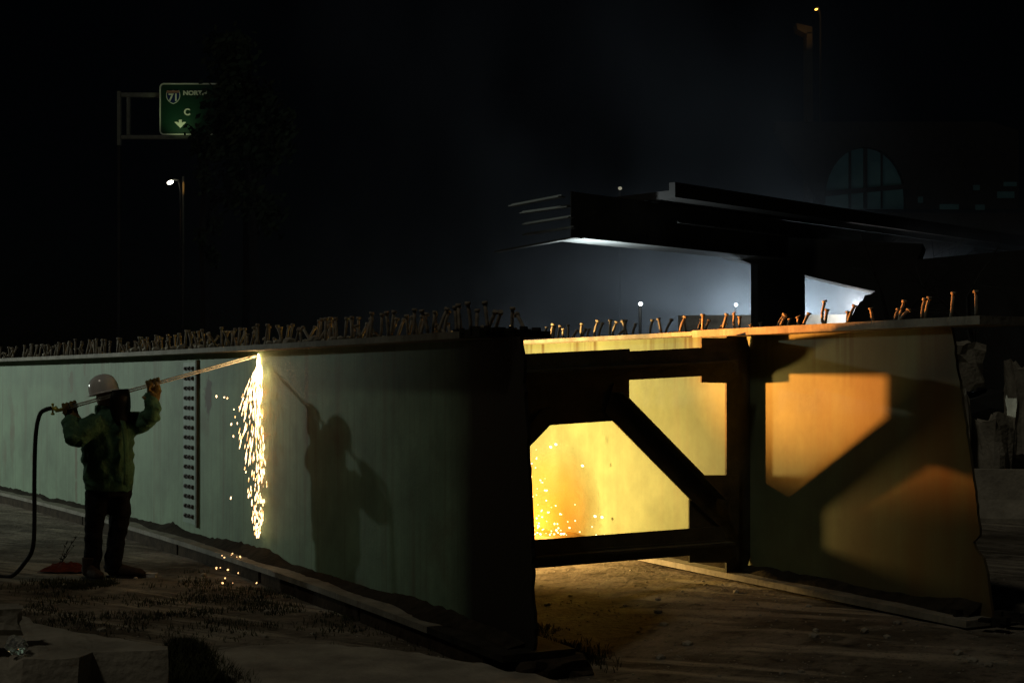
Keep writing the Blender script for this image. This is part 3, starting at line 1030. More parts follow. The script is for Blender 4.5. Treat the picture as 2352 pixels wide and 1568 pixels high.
# welding face shield hung from the hat: a curved shell
bm = bmesh.new()
ang0 = math.atan2(fd.y, fd.x)
rows = [(0.05, 0.150, 72), (-0.04, 0.160, 78), (-0.12, 0.162, 78), (-0.20, 0.155, 70), (-0.275, 0.138, 52)]
outer, inner = [], []
nseg = 18
for (dz, rr, half) in rows:
    ro_, ri_ = [], []
    for k in range(nseg + 1):
        a_ = ang0 + R(-half + 2 * half * k / nseg)
        c_ = HD + Vector((0.0, 0, dz)) + fd * (0.065)
        ro_.append(bm.verts.new(c_ + Vector((math.cos(a_) * rr, math.sin(a_) * rr * 0.85, 0.02 * math.cos(a_ - ang0)))))
        ri_.append(bm.verts.new(c_ + Vector((math.cos(a_) * (rr - .005), math.sin(a_) * (rr - .005) * 0.85, 0.02 * math.cos(a_ - ang0)))))
    outer.append(ro_)
    inner.append(ri_)
for g_, flip in ((outer, 0), (inner, 1)):
    for j in range(len(rows) - 1):
        for k in range(nseg):
            bm.faces.new((g_[j][k], g_[j][k + 1], g_[j + 1][k + 1], g_[j + 1][k]))
for k in range(nseg):
    bm.faces.new((outer[0][k], outer[0][k + 1], inner[0][k + 1], inner[0][k]))
    bm.faces.new((outer[-1][k], outer[-1][k + 1], inner[-1][k + 1], inner[-1][k]))
for j in range(len(rows) - 1):
    bm.faces.new((outer[j][0], outer[j + 1][0], inner[j + 1][0], inner[j][0]))
    bm.faces.new((outer[j][-1], outer[j + 1][-1], inner[j + 1][-1], inner[j][-1]))
fsd = from_bm('face_shield', bm, M['shield'], None, True)
fsd.parent = person

# ------------------------------------------------------------------ cutting torch and its hose
torch = empty('cutting_torch', RH, 'long twin-tube steel cutting torch held up to the girder flange', 'torch')
upv = Vector((0, 0, 1))
nrm_ = AX.cross(Vector((0, 1, 0))).normalized()
TLEN = (TIP - RH).length
for dz in (0.0095, -0.0095):
    bm = bmesh.new()
    tube(bm, [RH - AX * 0.10 + nrm_ * dz, RH + AX * (TLEN - 0.05) + nrm_ * dz], 0.007, 8)
    shift_mesh(from_bm('tube', bm, M['tube'], None, True), torch)
bm = bmesh.new()
tube(bm, [TIP - AX * 0.07, TIP - AX * 0.02, TIP + Vector((0.01, 0.03, 0.0))], [0.014, 0.014, 0.009], 10)
shift_mesh(from_bm('nozzle', bm, M['tube'], None, True), torch)
HB = at(107, 940, 12.74)
bm = bmesh.new()
tube(bm, [RH - AX * 0.03, RH - AX * 0.10, RH - AX * 0.11, HB + AX * 0.07], [0.015, 0.015, 0.02, 0.02], 12)
shift_mesh(from_bm('handle', bm, M['brass'], None, True), torch)
bm = bmesh.new()
tube(bm, [HB + AX * 0.055 + Vector((0, 0, 0.03)), HB + AX * 0.055 - Vector((0, 0, 0.05))], 0.009, 8)
blob(bm, HB + AX * 0.055 - Vector((0, 0, 0.055)), (0.018, 0.018, 0.012), 2)
blob(bm, HB + AX * 0.055 + Vector((0, 0, 0.03)), (0.014, 0.014, 0.012), 2)
shift_mesh(from_bm('valve', bm, M['brass'], None, True), torch)

def bez(pts, n=10):
    """Catmull-Rom through pts"""
    out = []
    P = [pts[0]] + list(pts) + [pts[-1]]
    for i in range(1, len(P) - 2):
        p0, p1, p2, p3 = P[i - 1:i + 3]
        for k in range(n):
            t = k / n
            out.append(0.5 * ((2 * p1) + (p2 - p0) * t + (2 * p0 - 5 * p1 + 4 * p2 - p3) * t * t + (3 * p1 - p0 - 3 * p2 + p3) * t ** 3))
    out.append(P[-2])
    return out
hz = [at(118, 937, 12.74), at(104, 941, 12.74), at(91, 953, 12.74), at(82, 1000, 12.72), at(79, 1100, 12.7), at(79, 1200, 12.7), at(75, 1258, 12.7), at(58, 1290, 12.8), at(25, 1303, 12.9), at(-20, 1305, 13.0), at(-120, 1300, 13.3)]
for p in hz[-3:]:
    p.z = gz(p.x, p.y) + 0.02
bm = bmesh.new()
tube(bm, bez(hz, 8), 0.0195, 10)
o = from_bm('gas_hose', bm, M['rubber'], None, True)
tag(o, 'black rubber hose hanging from the torch handle down to the ground', 'hose')

# ------------------------------------------------------------------ flame and sparks
web590 = tip_u
FL = at(595, 832, web590.y - 0.10)
bm = bmesh.new()
tube(bm, [at(593, 812, FL.y), at(594, 820, FL.y), at(595, 832, FL.y), at(595, 846, FL.y), at(595, 868, FL.y)], [0.004, 0.011, 0.022, 0.02, 0.006], 12)
o = from_bm('cutting_flame', bm, M['hot'], None, True)
tag(o, 'white-hot cutting flame at the torch tip under the girder flange', 'flame')
lamp('flame_light', 'POINT', FL + Vector((-0.02, -0.05, 0.03)), 0.5, (1.0, 0.60, 0.22), radius=0.03)
for v_, p_ in ((900, 0.35), (950, 0.3), (1000, 0.28), (1050, 0.24), (1100, 0.2), (1150, 0.1)):
    u_ = 603 + 3 * math.sin(v_)
    p_w, n_w, t_w = NEAR(solveY(NEAR, u_))
    q_ = p_w + n_w * (0.25 - 0.065)
    q_.z = CZ - (v_ - CV) / F * q_.y
    lamp('spark_light', 'POINT', q_, p_ * 1.1, (1.0, 0.16, 0.008), radius=0.02)

def spark(bm, p, d, ln, r):
    d = d.normalized()
    s = d.orthogonal().normalized()
    w = d.cross(s)
    a, b = bm.verts.new(p - d * ln / 2), bm.verts.new(p + d * ln / 2)
    rings = []
    for k_, rr in ((-0.22, r), (0.22, r)):
        rings.append([bm.verts.new(p + d * (ln * k_) + (s * math.cos(q) + w * math.sin(q)) * rr) for q in (0, 1.257, 2.513, 3.77, 5.027)])
    for k in range(5):
        k2 = (k + 1) % 5
        bm.faces.new((a, rings[0][k2], rings[0][k]))
        bm.faces.new((rings[0][k], rings[0][k2], rings[1][k2], rings[1][k]))
        bm.faces.new((b, rings[1][k], rings[1][k2]))

bm = bmesh.new()
EDGE = [(846, 588, 602), (870, 574, 603), (900, 558, 604), (950, 541, 606), (1000, 545, 609), (1050, 556, 611), (1100, 561, 614), (1150, 568, 608), (1200, 579, 605), (1235, 584, 594)]
for i in range(350):
    k = random.random() ** 1.45
    v = 848 + 384 * k
    for (va, la, ra), (vb_, lb_, rb_) in zip(EDGE, EDGE[1:]):
        if va <= v <= vb_ + 1:
            q_ = (v - va) / (vb_ - va)
            lo_, hi_ = la + (lb_ - la) * q_, ra + (rb_ - ra) * q_
            break
    g = random.betavariate(1.6, 1.25)
    u = lo_ + (hi_ - lo_) * g
    p = at(u, v, FL.y - random.uniform(-0.02, 0.30))
    d = Vector(((g - 0.8) * 0.5 * (1 - k), random.uniform(-.1, .1), -1))
    spark(bm, p, d, random.uniform(0.04, 0.14) * (1 - 0.5 * k), random.uniform(0.002, 0.0052))
for i in range(30):          # dense jet right under the flame
    k = random.random()
    u, v = 596 + random.gauss(-3, 3 + 5 * k), 850 + 120 * k
    spark(bm, at(u, v, FL.y - random.uniform(0, .1)), Vector((random.uniform(-.15, .05), 0, -1)), random.uniform(.06, .13), random.uniform(.004, .007))
for u, v in ((497, 910), (515, 912), (522, 914), (531, 974), (545, 972), (536, 1001), (537, 940), (549, 935), (530, 1143), (656, 1208), (651, 1203), (625, 1070), (621, 1048), (540, 957)):
    spark(bm, at(u, v, FL.y - 0.1), Vector((random.uniform(-.4, .4), 0, -1)), random.uniform(.015, .035), random.uniform(.004, .007))
for f_ in bm.faces:
    zc_ = f_.calc_center_median()
    if mnoise.noise(zc_ * 40) > 0.15 and zc_.z < 1.75:
        f_.material_index = 1
o = from_bm('spark_shower', bm, M['spark'])
o.data.materials.append(M['spark2'])
o['kind'] = 'stuff'
o['label'] = 'shower of white-hot sparks falling from the cutting flame'

bm = bmesh.new()
for i in range(46):
    u, v = random.gauss(575, 50), random.gauss(1305, 22)
    u = max(497, min(725, u))
    v = max(1253, min(1338, v + (u - 575) * 0.12))
    z = 0.03 if v > 1285 else 0.18
    Y = (CZ - z) * F / (v - CV)
    r = random.uniform(0.003, 0.0085)
    p = at(u, v, Y)
    spark(bm, p, Vector((random.uniform(-1, 1), 0, random.uniform(-.6, .2))), r * random.uniform(2, 3.4), r)
o = from_bm('ground_sparks', bm, M['ember'])
o['kind'] = 'stuff'
o['label'] = 'glowing sparks scattered on the ground under the cut'

bm = bmesh.new()
for i in range(105):
    k = random.random()
    v = 1228 - 215 * k ** 1.9
    w = 175 * (1 - k) ** 0.6
    u = 1212 + 12 * (1228 - v) / -215 + abs(random.gauss(0, 0.45)) * w
    r = random.uniform(0.0035, 0.0105)
    if random.random() < 0.4:
        r *= 0.6
    p = at(u, v, 13.4 + random.uniform(-0.5, 0.3))
    spark(bm, p, Vector((random.uniform(-.2, 1), 0, random.uniform(-.6, .3))), r * random.uniform(1.8, 3.4), r)
for u, v in ((1338, 1069), (1265, 1026), (1277, 1020), (1383, 1187), (1367, 1185), (1422, 1160), (1226, 1010)):
    spark(bm, at(u, v, 13.2), Vector((1, 0, -.5)), .03, .011)
for i in range(8):
    u = 1335 + i * 17 + random.uniform(-6, 6)
    spark(bm, at(u, 1283 - i * 0.8, 13.3), Vector((1, 0, 0)), .022, .006)
o = from_bm('back_sparks', bm, M['spark'])
o['kind'] = 'stuff'
o['label'] = 'sparks bouncing between the two girders behind the cut end'
bm = bmesh.new()
pc_ = at(1258, 1178, 13.75)
blob(bm, pc_, (.72, .45, .68), 3)
m = bpy.data.materials.new('amber_smoke')
m.use_nodes = True
nt = m.node_tree
nt.nodes.remove(nt.nodes['Principled BSDF'])
pv = nt.nodes.new('ShaderNodeVolumePrincipled')
pv.inputs['Color'].default_value = (1.0, 0.58, 0.10, 1)
tc_ = nt.nodes.new('ShaderNodeTexCoord')
dn = nt.nodes.new('ShaderNodeVectorMath')
dn.operation = 'DISTANCE'
nt.links.new(tc_.outputs['Object'], dn.inputs[0])
dn.inputs[1].default_value = pc_
nn = noise_n(nt, tc_, 3.5, (1, 1, .7), 4)
mu = nt.nodes.new('ShaderNodeMath')
mu.operation = 'MULTIPLY'
nt.links.new(ramp(nt, dn.outputs['Value'], 0.1, 0.66, 1, 0), mu.inputs[0])
nt.links.new(ramp(nt, nn, 0.35, 0.65, 0.7, 3.0), mu.inputs[1])
nt.links.new(mu.outputs[0], pv.inputs['Density'])
nt.links.new(pv.outputs[0], nt.nodes['Material Output'].inputs['Volume'])
o = from_bm('amber_smoke', bm, m)
o['kind'] = 'stuff'
o['label'] = 'amber smoke rising from sparks behind the cut end'
lamp('spark_light', 'POINT', pc_ + Vector((-.1, 0, -.1)), 16, (1.0, 0.40, 0.05), radius=0.12)
lamp('spark_light', 'POINT', (0.15, 13.0, 0.75), 12, (1.0, 0.36, 0.03), radius=0.25)

# ------------------------------------------------------------------ foreground things
def broken_block():
    """fallen concrete barrier section, broken left end"""
    zt_ = 0.50
    def tp(u, v, z):
        Y = (CZ - z) * F / (v - CV)
        return Vector(((u - CU) / F * Y, Y, z))
    back = [(-60, 1420), (25, 1392), (79, 1431), (165, 1448), (275, 1466), (386, 1484)]
    front = [(-60, 1500), (20, 1512), (51, 1514), (183, 1509), (211, 1497), (386, 1491)]
    bm = bmesh.new()
    tb = [tp(u, v, zt_ + random.uniform(-.006, .006)) for u, v in back]
    tf = [tp(u, v, zt_ + random.uniform(-.004, .004)) for u, v in front]
    tf[0].z = tf[1].z = zt_ - 0.05
    n = len(tb)
    def row(ps, z, dy):
        return [bm.verts.new((p.x, p.y + dy, z)) for p in ps]
    TB = [bm.verts.new(p) for p in tb]
    TF = [bm.verts.new(p) for p in tf]
    MF = row(tf, 0.30, -0.02)
    BF = row(tf, -0.1, -0.06)
    BB = row(tb, -0.1, 0.04)
    for i in range(n - 1):
        bm.faces.new((TB[i], TB[i + 1], TF[i + 1], TF[i]))
        bm.faces.new((TF[i], TF[i + 1], MF[i + 1], MF[i]))
        bm.faces.new((MF[i], MF[i + 1], BF[i + 1], BF[i]))
        bm.faces.new((TB[i], BB[i], BB[i + 1], TB[i + 1]))
    for i in (0, n - 1):
        bm.faces.new((TB[i], TF[i], MF[i], BF[i], BB[i]))
    bmesh.ops.subdivide_edges(bm, edges=bm.edges[:], cuts=3, use_grid_fill=True)
    for v in bm.verts:
        v.co += Vector((mnoise.noise(v.co * 6), mnoise.noise(v.co * 6 + Vector((5, 0, 0))), mnoise.noise(v.co * 7 + Vector((0, 5, 0))))) * 0.012
    o = from_bm('concrete_block', bm, M['concrete'])
    tag(o, 'broken grey concrete block at the lower left with a plastic bottle on it', 'concrete block')
broken_block()
o = rough_chunk('concrete_chunk', at(-25, 1425, 6.9), (0.28, 0.16, 0.13), M['concrete'], 3, rotz=0.3)
tag(o, 'jagged concrete chunk on the block beside the plastic bottle', 'concrete chunk')

# crushed clear bottle
m = bpy.data.materials.new('clear_plastic')
m.use_nodes = True
b = m.node_tree.nodes['Principled BSDF']
b.inputs['Base Color'].default_value = (0.85, 0.9, 0.9, 1)
b.inputs['Roughness'].default_value = 0.08
b.inputs['Transmission Weight'].default_value = 0.85
b.inputs['IOR'].default_value = 1.3
M['clear'] = m
bm = bmesh.new()
bc = at(36, 1462, 6.72)
bc.z = 0.545
prof = [(-0.055, 0.02), (-0.05, 0.04), (-0.02, 0.045), (0.0, 0.038), (0.03, 0.046), (0.055, 0.042), (0.075, 0.024), (0.085, 0.015), (0.1, 0.015)]
bax = Vector((0.45, -0.8, 0.12)).normalized()
tube(bm, [bc + bax * k for k, r in prof], [r for k, r in prof], 20)
for v in bm.verts:
    v.co += Vector((mnoise.noise(v.co * 28), mnoise.noise(v.co * 28 + Vector((3, 0, 0))), mnoise.noise(v.co * 28 + Vector((0, 3, 0))))) * 0.014
o = from_bm('plastic_bottle', bm, M['clear'], None, False)
tag(o, 'crushed clear plastic bottle lying on the concrete block', 'bottle')

# red rag, pale bit of rubble and dry weed near the worker
bm = bmesh.new()
bmesh.ops.create_grid(bm, x_segments=22, y_segments=16, size=0.5)
rc = at(150, 1303, 13.4)
for v in bm.verts:
    q = Vector((v.co.x * 5, v.co.y * 5, 1))
    e = (1 - (2 * v.co.x) ** 2) * (1 - (2 * v.co.y) ** 2)
    v.co = Vector((v.co.x * 0.42 + 0.03 * mnoise.noise(q), v.co.y * 0.34 + .03 * mnoise.noise(q + Vector((4, 0, 0))), 0.015 + 0.10 * max(0, e) * (0.6 + 0.6 * mnoise.noise(q * 1.3)) + 0.012 * mnoise.noise(q * 3)))
o = from_bm('red_rag', bm, M['redcloth'], None, True)
o.location = (rc.x, rc.y, gz(rc.x, rc.y))
tag(o, 'crumpled dull red rag on the ground beside the rear boot', 'rag')
p = at(347, 1322, 12.95)
o = rough_chunk('rubble_piece', (p.x, p.y, gz(p.x, p.y) + 0.018), (0.10, 0.05, 0.045), M['white'], 6, rotz=-0.2)
tag(o, 'small pale piece of rubble in front of the worker\'s toe', 'rubble')
for i, (u, v, s, lb) in enumerate(((258, 1331, .05, 'small pale stone on the ground below the worker\'s heel'), (160, 1336, .045, 'small pale stone on the ground left of the boots'), (215, 1349, .03, 'smallest pale stone on the ground below the boots'))):
    Y = CZ * F / (v - CV)
    p = at(u, v, Y)
    o = rough_chunk('stone', (p.x, p.y, gz(p.x, p.y) + s * .2), (s * .7, s * .4, s * .3), M['concrete'], 11 + i)
    tag(o, lb, 'stone', 'pale stones round the boots')

def weed(p, h, n, label):
    bm = bmesh.new()
    for i in range(n):
        a = random.uniform(0, 6.28)
        ln = h * random.uniform(.5, 1)
        d = Vector((math.cos(a) * .35, math.sin(a) * .35, 1))
        pts = [Vector((0, 0, 0)) + d * (ln * k) + Vector((math.cos(a), math.sin(a), 0)) * (0.25 * ln * k * k) for k in (0, .35, .7, 1)]
        tube(bm, pts, [.004, .003, .0025, .001], 4)
        for j in range(9):
            k = random.uniform(.3, 1)
            q = d * (ln * k) + Vector((math.cos(a), math.sin(a), 0)) * (0.25 * ln * k * k)
            e = Vector((random.uniform(-1, 1), random.uniform(-1, 1), random.uniform(-.2, 1))) * 0.035
            s = e.orthogonal().normalized() * 0.007
            bm.faces.new([bm.verts.new(x) for x in (q - s, q + e, q + s)])
    o = from_bm('weed', bm, M['bark'])
    o.location = p
    tag(o, label, 'weed')
p = at(132, 1305, 13.4)
weed((p.x, p.y, gz(p.x, p.y) - .01), 0.42, 4, 'tall dry weed stalk beside the red rag')

# grass tufts and gravel
def grass_blades():
    bm = bmesh.new()
    spots = []
    for i in range(1500):        # along the near flange and between slab and girder
        u = random.uniform(420, 1330)
        base = 1345 + (u - 640) * 0.17
        v = base + abs(random.gauss(0, 1)) * 42
        spots.append((u, v, 0.03))
    for i in range(900):         # behind the broken block
        spots.append((random.uniform(60, 640), random.gauss(1410, 26), 0.03))
    for i in range(1500):        # dark wedge right of the block
        t = random.random()
        v = 1488 + 100 * t
        spots.append((random.uniform(392, 440 + 140 * t), v, 0.07))
    for i in range(500):
        spots.append((random.gauss(190, 60), random.gauss(1345, 9), 0.035))
    for i in range(700):
        spots.append((random.gauss(1270, 45), random.gauss(1515, 12), 0.045))
    for u, v, h in spots:
        if v < 1250:
            continue
        Y = CZ * F / (v - CV)
        p = at(u, v, Y)
        if mnoise.noise(Vector((p.x * 2.2, p.y * 2.2, 0))) < -0.12 and v < 1480:
            continue
        p.z = gz(p.x, p.y) - 0.005
        for j in range(5):
            a = random.uniform(0, 6.28)
            q = p + Vector((random.uniform(-.05, .05), random.uniform(-.05, .05), 0))
            hh = h * random.uniform(.5, 1.6)
            s = Vector((math.cos(a), math.sin(a), 0)) * 0.004
            l = Vector((math.cos(a + 1.5), math.sin(a + 1.5), 0)) * hh * random.uniform(.2, .9)
            v0, v1 = bm.verts.new(q - s), bm.verts.new(q + s)
            m1 = q + l * 0.4 + Vector((0, 0, hh * .6))
            v2, v3 = bm.verts.new(m1 + s * .7), bm.verts.new(m1 - s * .7)
            v4 = bm.verts.new(q + l + Vector((0, 0, hh)))
            bm.faces.new((v0, v1, v2, v3))
            bm.faces.new((v3, v2, v4))
    o = from_bm('grass', bm, M['grass'])
    o['kind'] = 'stuff'
grass_blades()

def gravel():
    bm = bmesh.new()
    for i in range(1000):
        if i < 800:
            u, v = random.uniform(0, 2352), 1320 + 250 * random.random() ** 0.8
        else:
            u, v = random.uniform(1240, 1800), random.uniform(1290, 1420)
        Y = CZ * F / (v - CV)
        x = (u - CU) / F * Y
        Y = (CZ - gz(x, Y)) * F / (v - CV)
        x = (u - CU) / F * Y
        s = random.uniform(.003, .010) * (3.2 if random.random() < .07 else 1)
        mt = Matrix.Translation((x, Y, gz(x, Y) + s * .3)) @ Matrix.Rotation(random.uniform(0, 3), 4, 'Z') @ Matrix.Diagonal((s * 1.3, s, s * .7, 1))
        bmesh.ops.create_icosphere(bm, subdivisions=1, radius=1, matrix=mt)
    o = from_bm('gravel', bm, M['concrete'])
    o['kind'] = 'stuff'
gravel()

# dark crust of debris under the cut end of the near girder
o = rough_chunk('debris_clod', gp(NEAR, 8.50, 0.34, 0.03), (0.42, 0.26, 0.16), M['timber'], 21, jag=.5, sub=5, rotz=.5)
tag(o, 'dark clod of earth and weeds under the cut end of the near girder', 'clod')

# ------------------------------------------------------------------ right-hand background: rubble and barrier
barr = bmesh.new()
bp0, bp1 = Vector((5.2, 16.2, 0)), Vector((9.5, 15.4, 0))
dirb = (bp1 - bp0).normalized()
sdb = Vector((-dirb.y, dirb.x, 0))
prof = [(-.30, 0.15), (.30, .15), (.30, .25), (.17, .45), (.11, .78), (-.11, .78), (-.17, .45), (-.30, .25)]
prism(barr, [bp0 + sdb * a + Vector((0, 0, z)) for a, z in prof], bp1 - bp0)
o = from_bm('concrete_barrier', barr, M['concrete'])
tag(o, 'low concrete traffic barrier at the right edge behind the far girder', 'barrier')
rub = [((5.35, 17.0, 1.02), (.22, .3, 1.1), 'tall broken concrete slab standing right behind the far girder end', 31),
       ((5.75, 17.1, 0.95), (.35, .35, .75), 'rounded lump of concrete beside the tall broken slab', 32),
       ((6.15, 17.2, 1.45), (.36, .3, 1.0), 'pale leaning slab of broken concrete at the right edge', 33),
       ((6.25, 17.4, 0.8), (.7, .5, .6), 'broad broken lump of concrete lowest at the right edge', 34),
       ((5.45, 17.6, 1.95), (.7, .5, .55), 'dark broken deck piece topmost of the rubble heap', 35)]
for c, s, lb, sd_ in rub:
    o = rough_chunk('rubble_chunk', c, s, M['concrete'], sd_, jag=.45, sub=4, rotz=sd_)
    tag(o, lb, 'rubble', 'broken concrete heaped behind the far girder')
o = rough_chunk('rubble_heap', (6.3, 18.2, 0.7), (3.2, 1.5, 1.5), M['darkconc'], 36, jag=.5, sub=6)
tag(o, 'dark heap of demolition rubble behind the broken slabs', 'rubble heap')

# ------------------------------------------------------------------ far bridge
br_ = empty('overpass', (11, 53, 0), 'dark half-demolished overpass with its lit bottom flange and one square pier', 'bridge')
BD = Vector((4.97, 4.9, 0)).normalized()          # runs off to the right and away
BN = Vector((-BD.y, BD.x, 0))                     # away from the camera
B0 = Vector((2.03, 44.5, 0))
def bpart(name, m, o0, o1, z0, z1, s0, s1):
    bm = bmesh.new()
    a, b = B0 + BD * s0, B0 + BD * s1
    pts = [a + BN * o0, b + BN * o0, b + BN * o1, a + BN * o1]
    hexa(bm, [p + Vector((0, 0, z0)) for p in pts] + [p + Vector((0, 0, z1)) for p in pts])
    return shift_mesh(from_bm(name, bm, m, None), br_)
for i in range(1):
    d = i * 2.5
    bpart('girder_web', M['bridge'], d + .24, d + .27, 6.235, 7.7, 0, 34)
    bpart('bottom_flange', M['bridge'], d - .3, d + .9, 6.19, 6.232, 0, 34)
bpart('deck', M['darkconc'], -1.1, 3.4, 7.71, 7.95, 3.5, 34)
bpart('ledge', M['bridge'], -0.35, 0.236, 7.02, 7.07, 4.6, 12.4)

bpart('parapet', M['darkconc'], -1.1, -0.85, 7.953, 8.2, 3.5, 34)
# pier
pc = at(1786, 700, 53.0)
bm = bmesh.new()
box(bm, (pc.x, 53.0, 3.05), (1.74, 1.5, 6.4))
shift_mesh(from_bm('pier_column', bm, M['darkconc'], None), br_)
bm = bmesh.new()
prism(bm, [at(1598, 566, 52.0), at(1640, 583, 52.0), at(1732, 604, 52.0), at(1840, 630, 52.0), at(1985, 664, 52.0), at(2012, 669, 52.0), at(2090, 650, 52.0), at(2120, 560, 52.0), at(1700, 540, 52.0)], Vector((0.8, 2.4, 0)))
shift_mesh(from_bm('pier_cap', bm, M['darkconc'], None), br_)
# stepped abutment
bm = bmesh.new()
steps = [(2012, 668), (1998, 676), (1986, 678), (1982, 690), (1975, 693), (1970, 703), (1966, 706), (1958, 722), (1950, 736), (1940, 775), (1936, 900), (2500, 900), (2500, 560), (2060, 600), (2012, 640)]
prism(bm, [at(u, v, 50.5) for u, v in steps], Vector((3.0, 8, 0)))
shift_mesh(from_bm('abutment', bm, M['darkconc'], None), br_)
# low wall beyond, under the smoke
bm = bmesh.new()
a = at(1560, 724, 58)
b_ = at(2000, 722, 58)
prism(bm, [Vector((a.x, 58, 0)), Vector((b_.x, 58, 0)), Vector((b_.x, 58, b_.z)), Vector((a.x, 58, a.z))], Vector((0, .4, 0)))
o = from_bm('low_wall', bm, M['concrete'])
tag(o, 'low pale wall under the lit smoke beyond the pier', 'wall')

# beams of the torn span, running off to the left, ends in echelon
ends = [(1290, 453, 1175, 475), (1308, 476, 1200, 491), (1312, 500, 1205, 517), (1318, 524, 1205, 541), (1325, 547, 1140, 580)]
lbl = ['topmost of the five parallel beams of the torn bridge span', 'second from top of the five parallel bridge beams', 'middle one of the five parallel bridge beams', 'fourth from top of the five parallel bridge beams', 'lowest of the five parallel beams of the torn bridge span']
for i, (u0, v0, u1, v1) in enumerate(ends):
    zz = 6.2
    Ya = (zz - CZ) * F / (CV - v0)
    a = at(u0, v0, Ya)
    Yb = (zz - CZ) * F / (CV - v1)
    b_ = at(u1, v1, Yb)
    d = (b_ - a)
    d.z = 0
    LN = d.length
    d = d.normalized()
    s = Vector((-d.y, d.x, 0))
    bm = bmesh.new()
    prism(bm, [a - s * .1, a + s * .1, a + s * .1 + Vector((0, 0, .03)), a - s * .1 + Vector((0, 0, .03))], d * LN)
    r_ = bpy.data.objects.new('bridge_beam', None)
    r_.location = a
    col.objects.link(r_)
    tag(r_, lbl[i], 'beam', 'beams of the torn bridge span')
    shift_mesh(from_bm('bottom_flange', bm, M['bridge'], None), r_)
    bm = bmesh.new()
    up = Vector((0, 0, 1))
    prism(bm, [a - s * .012 + up * .032, a + s * .012 + up * .032, a + s * .012 + up * .07, a - s * .012 + up * .07], d * LN)
    shift_mesh(from_bm('web', bm, M['bridge'], None), r_)

# floodlights seen through the smoke
def floodlight(p, r, label, power, color, pole=True, lens='lens'):
    root = empty('floodlight', (p.x, p.y, gz(p.x, p.y)), label, 'light', 'distant lights beyond the girders')
    bm = bmesh.new()
    blob(bm, p + Vector((0, -.06, 0)), (r, r * .6, r * .85), 2)
    shift_mesh(from_bm('lens', bm, M[lens], None, True), root)
    bm = bmesh.new()
    tube(bm, [Vector((p.x, p.y + .12, -0.1)), Vector((p.x, p.y + .12, p.z + r))], .05, 6)
    shift_mesh(from_bm('pole', bm, M['darkconc'], None, True), root)
    if power:
        l = lamp('flood', 'POINT', p + Vector((0, -.45, 0)), power, color, radius=.15)
    return root
floodlight(at(1471, 698, 46.0), .07, 'bright white floodlight left of the pier above the far girder', 14, (.85, .95, 1))
floodlight(at(1690, 700, 64.0), .085, 'small white floodlight close to the left side of the pier', 0, (1, 1, 1))
floodlight(at(1965, 703, 57.0), .06, 'small white light beside the stepped abutment', 350, (1, 1, 1))
floodlight(at(1424, 433, 90.0), .13, 'faint pale light alone above the bridge deck', 0, (1, 1, 1), lens='faintlens')
q_ = B0 + BD * 0.9 + Vector((0.1, -0.25, 5.0))
lamp('girder_uplight', 'SPOT', q_, 900, (0.85, 0.95, 1.0), q_ + Vector((0.15, 0.25, 1.6)), .06, R(150), .5)
# lamp behind the pier that lights the smoke
lamp('smoke_flood', 'POINT', (11.75, 61.0, 4.0), 2400, (0.72, 0.88, 1.0), radius=.4)

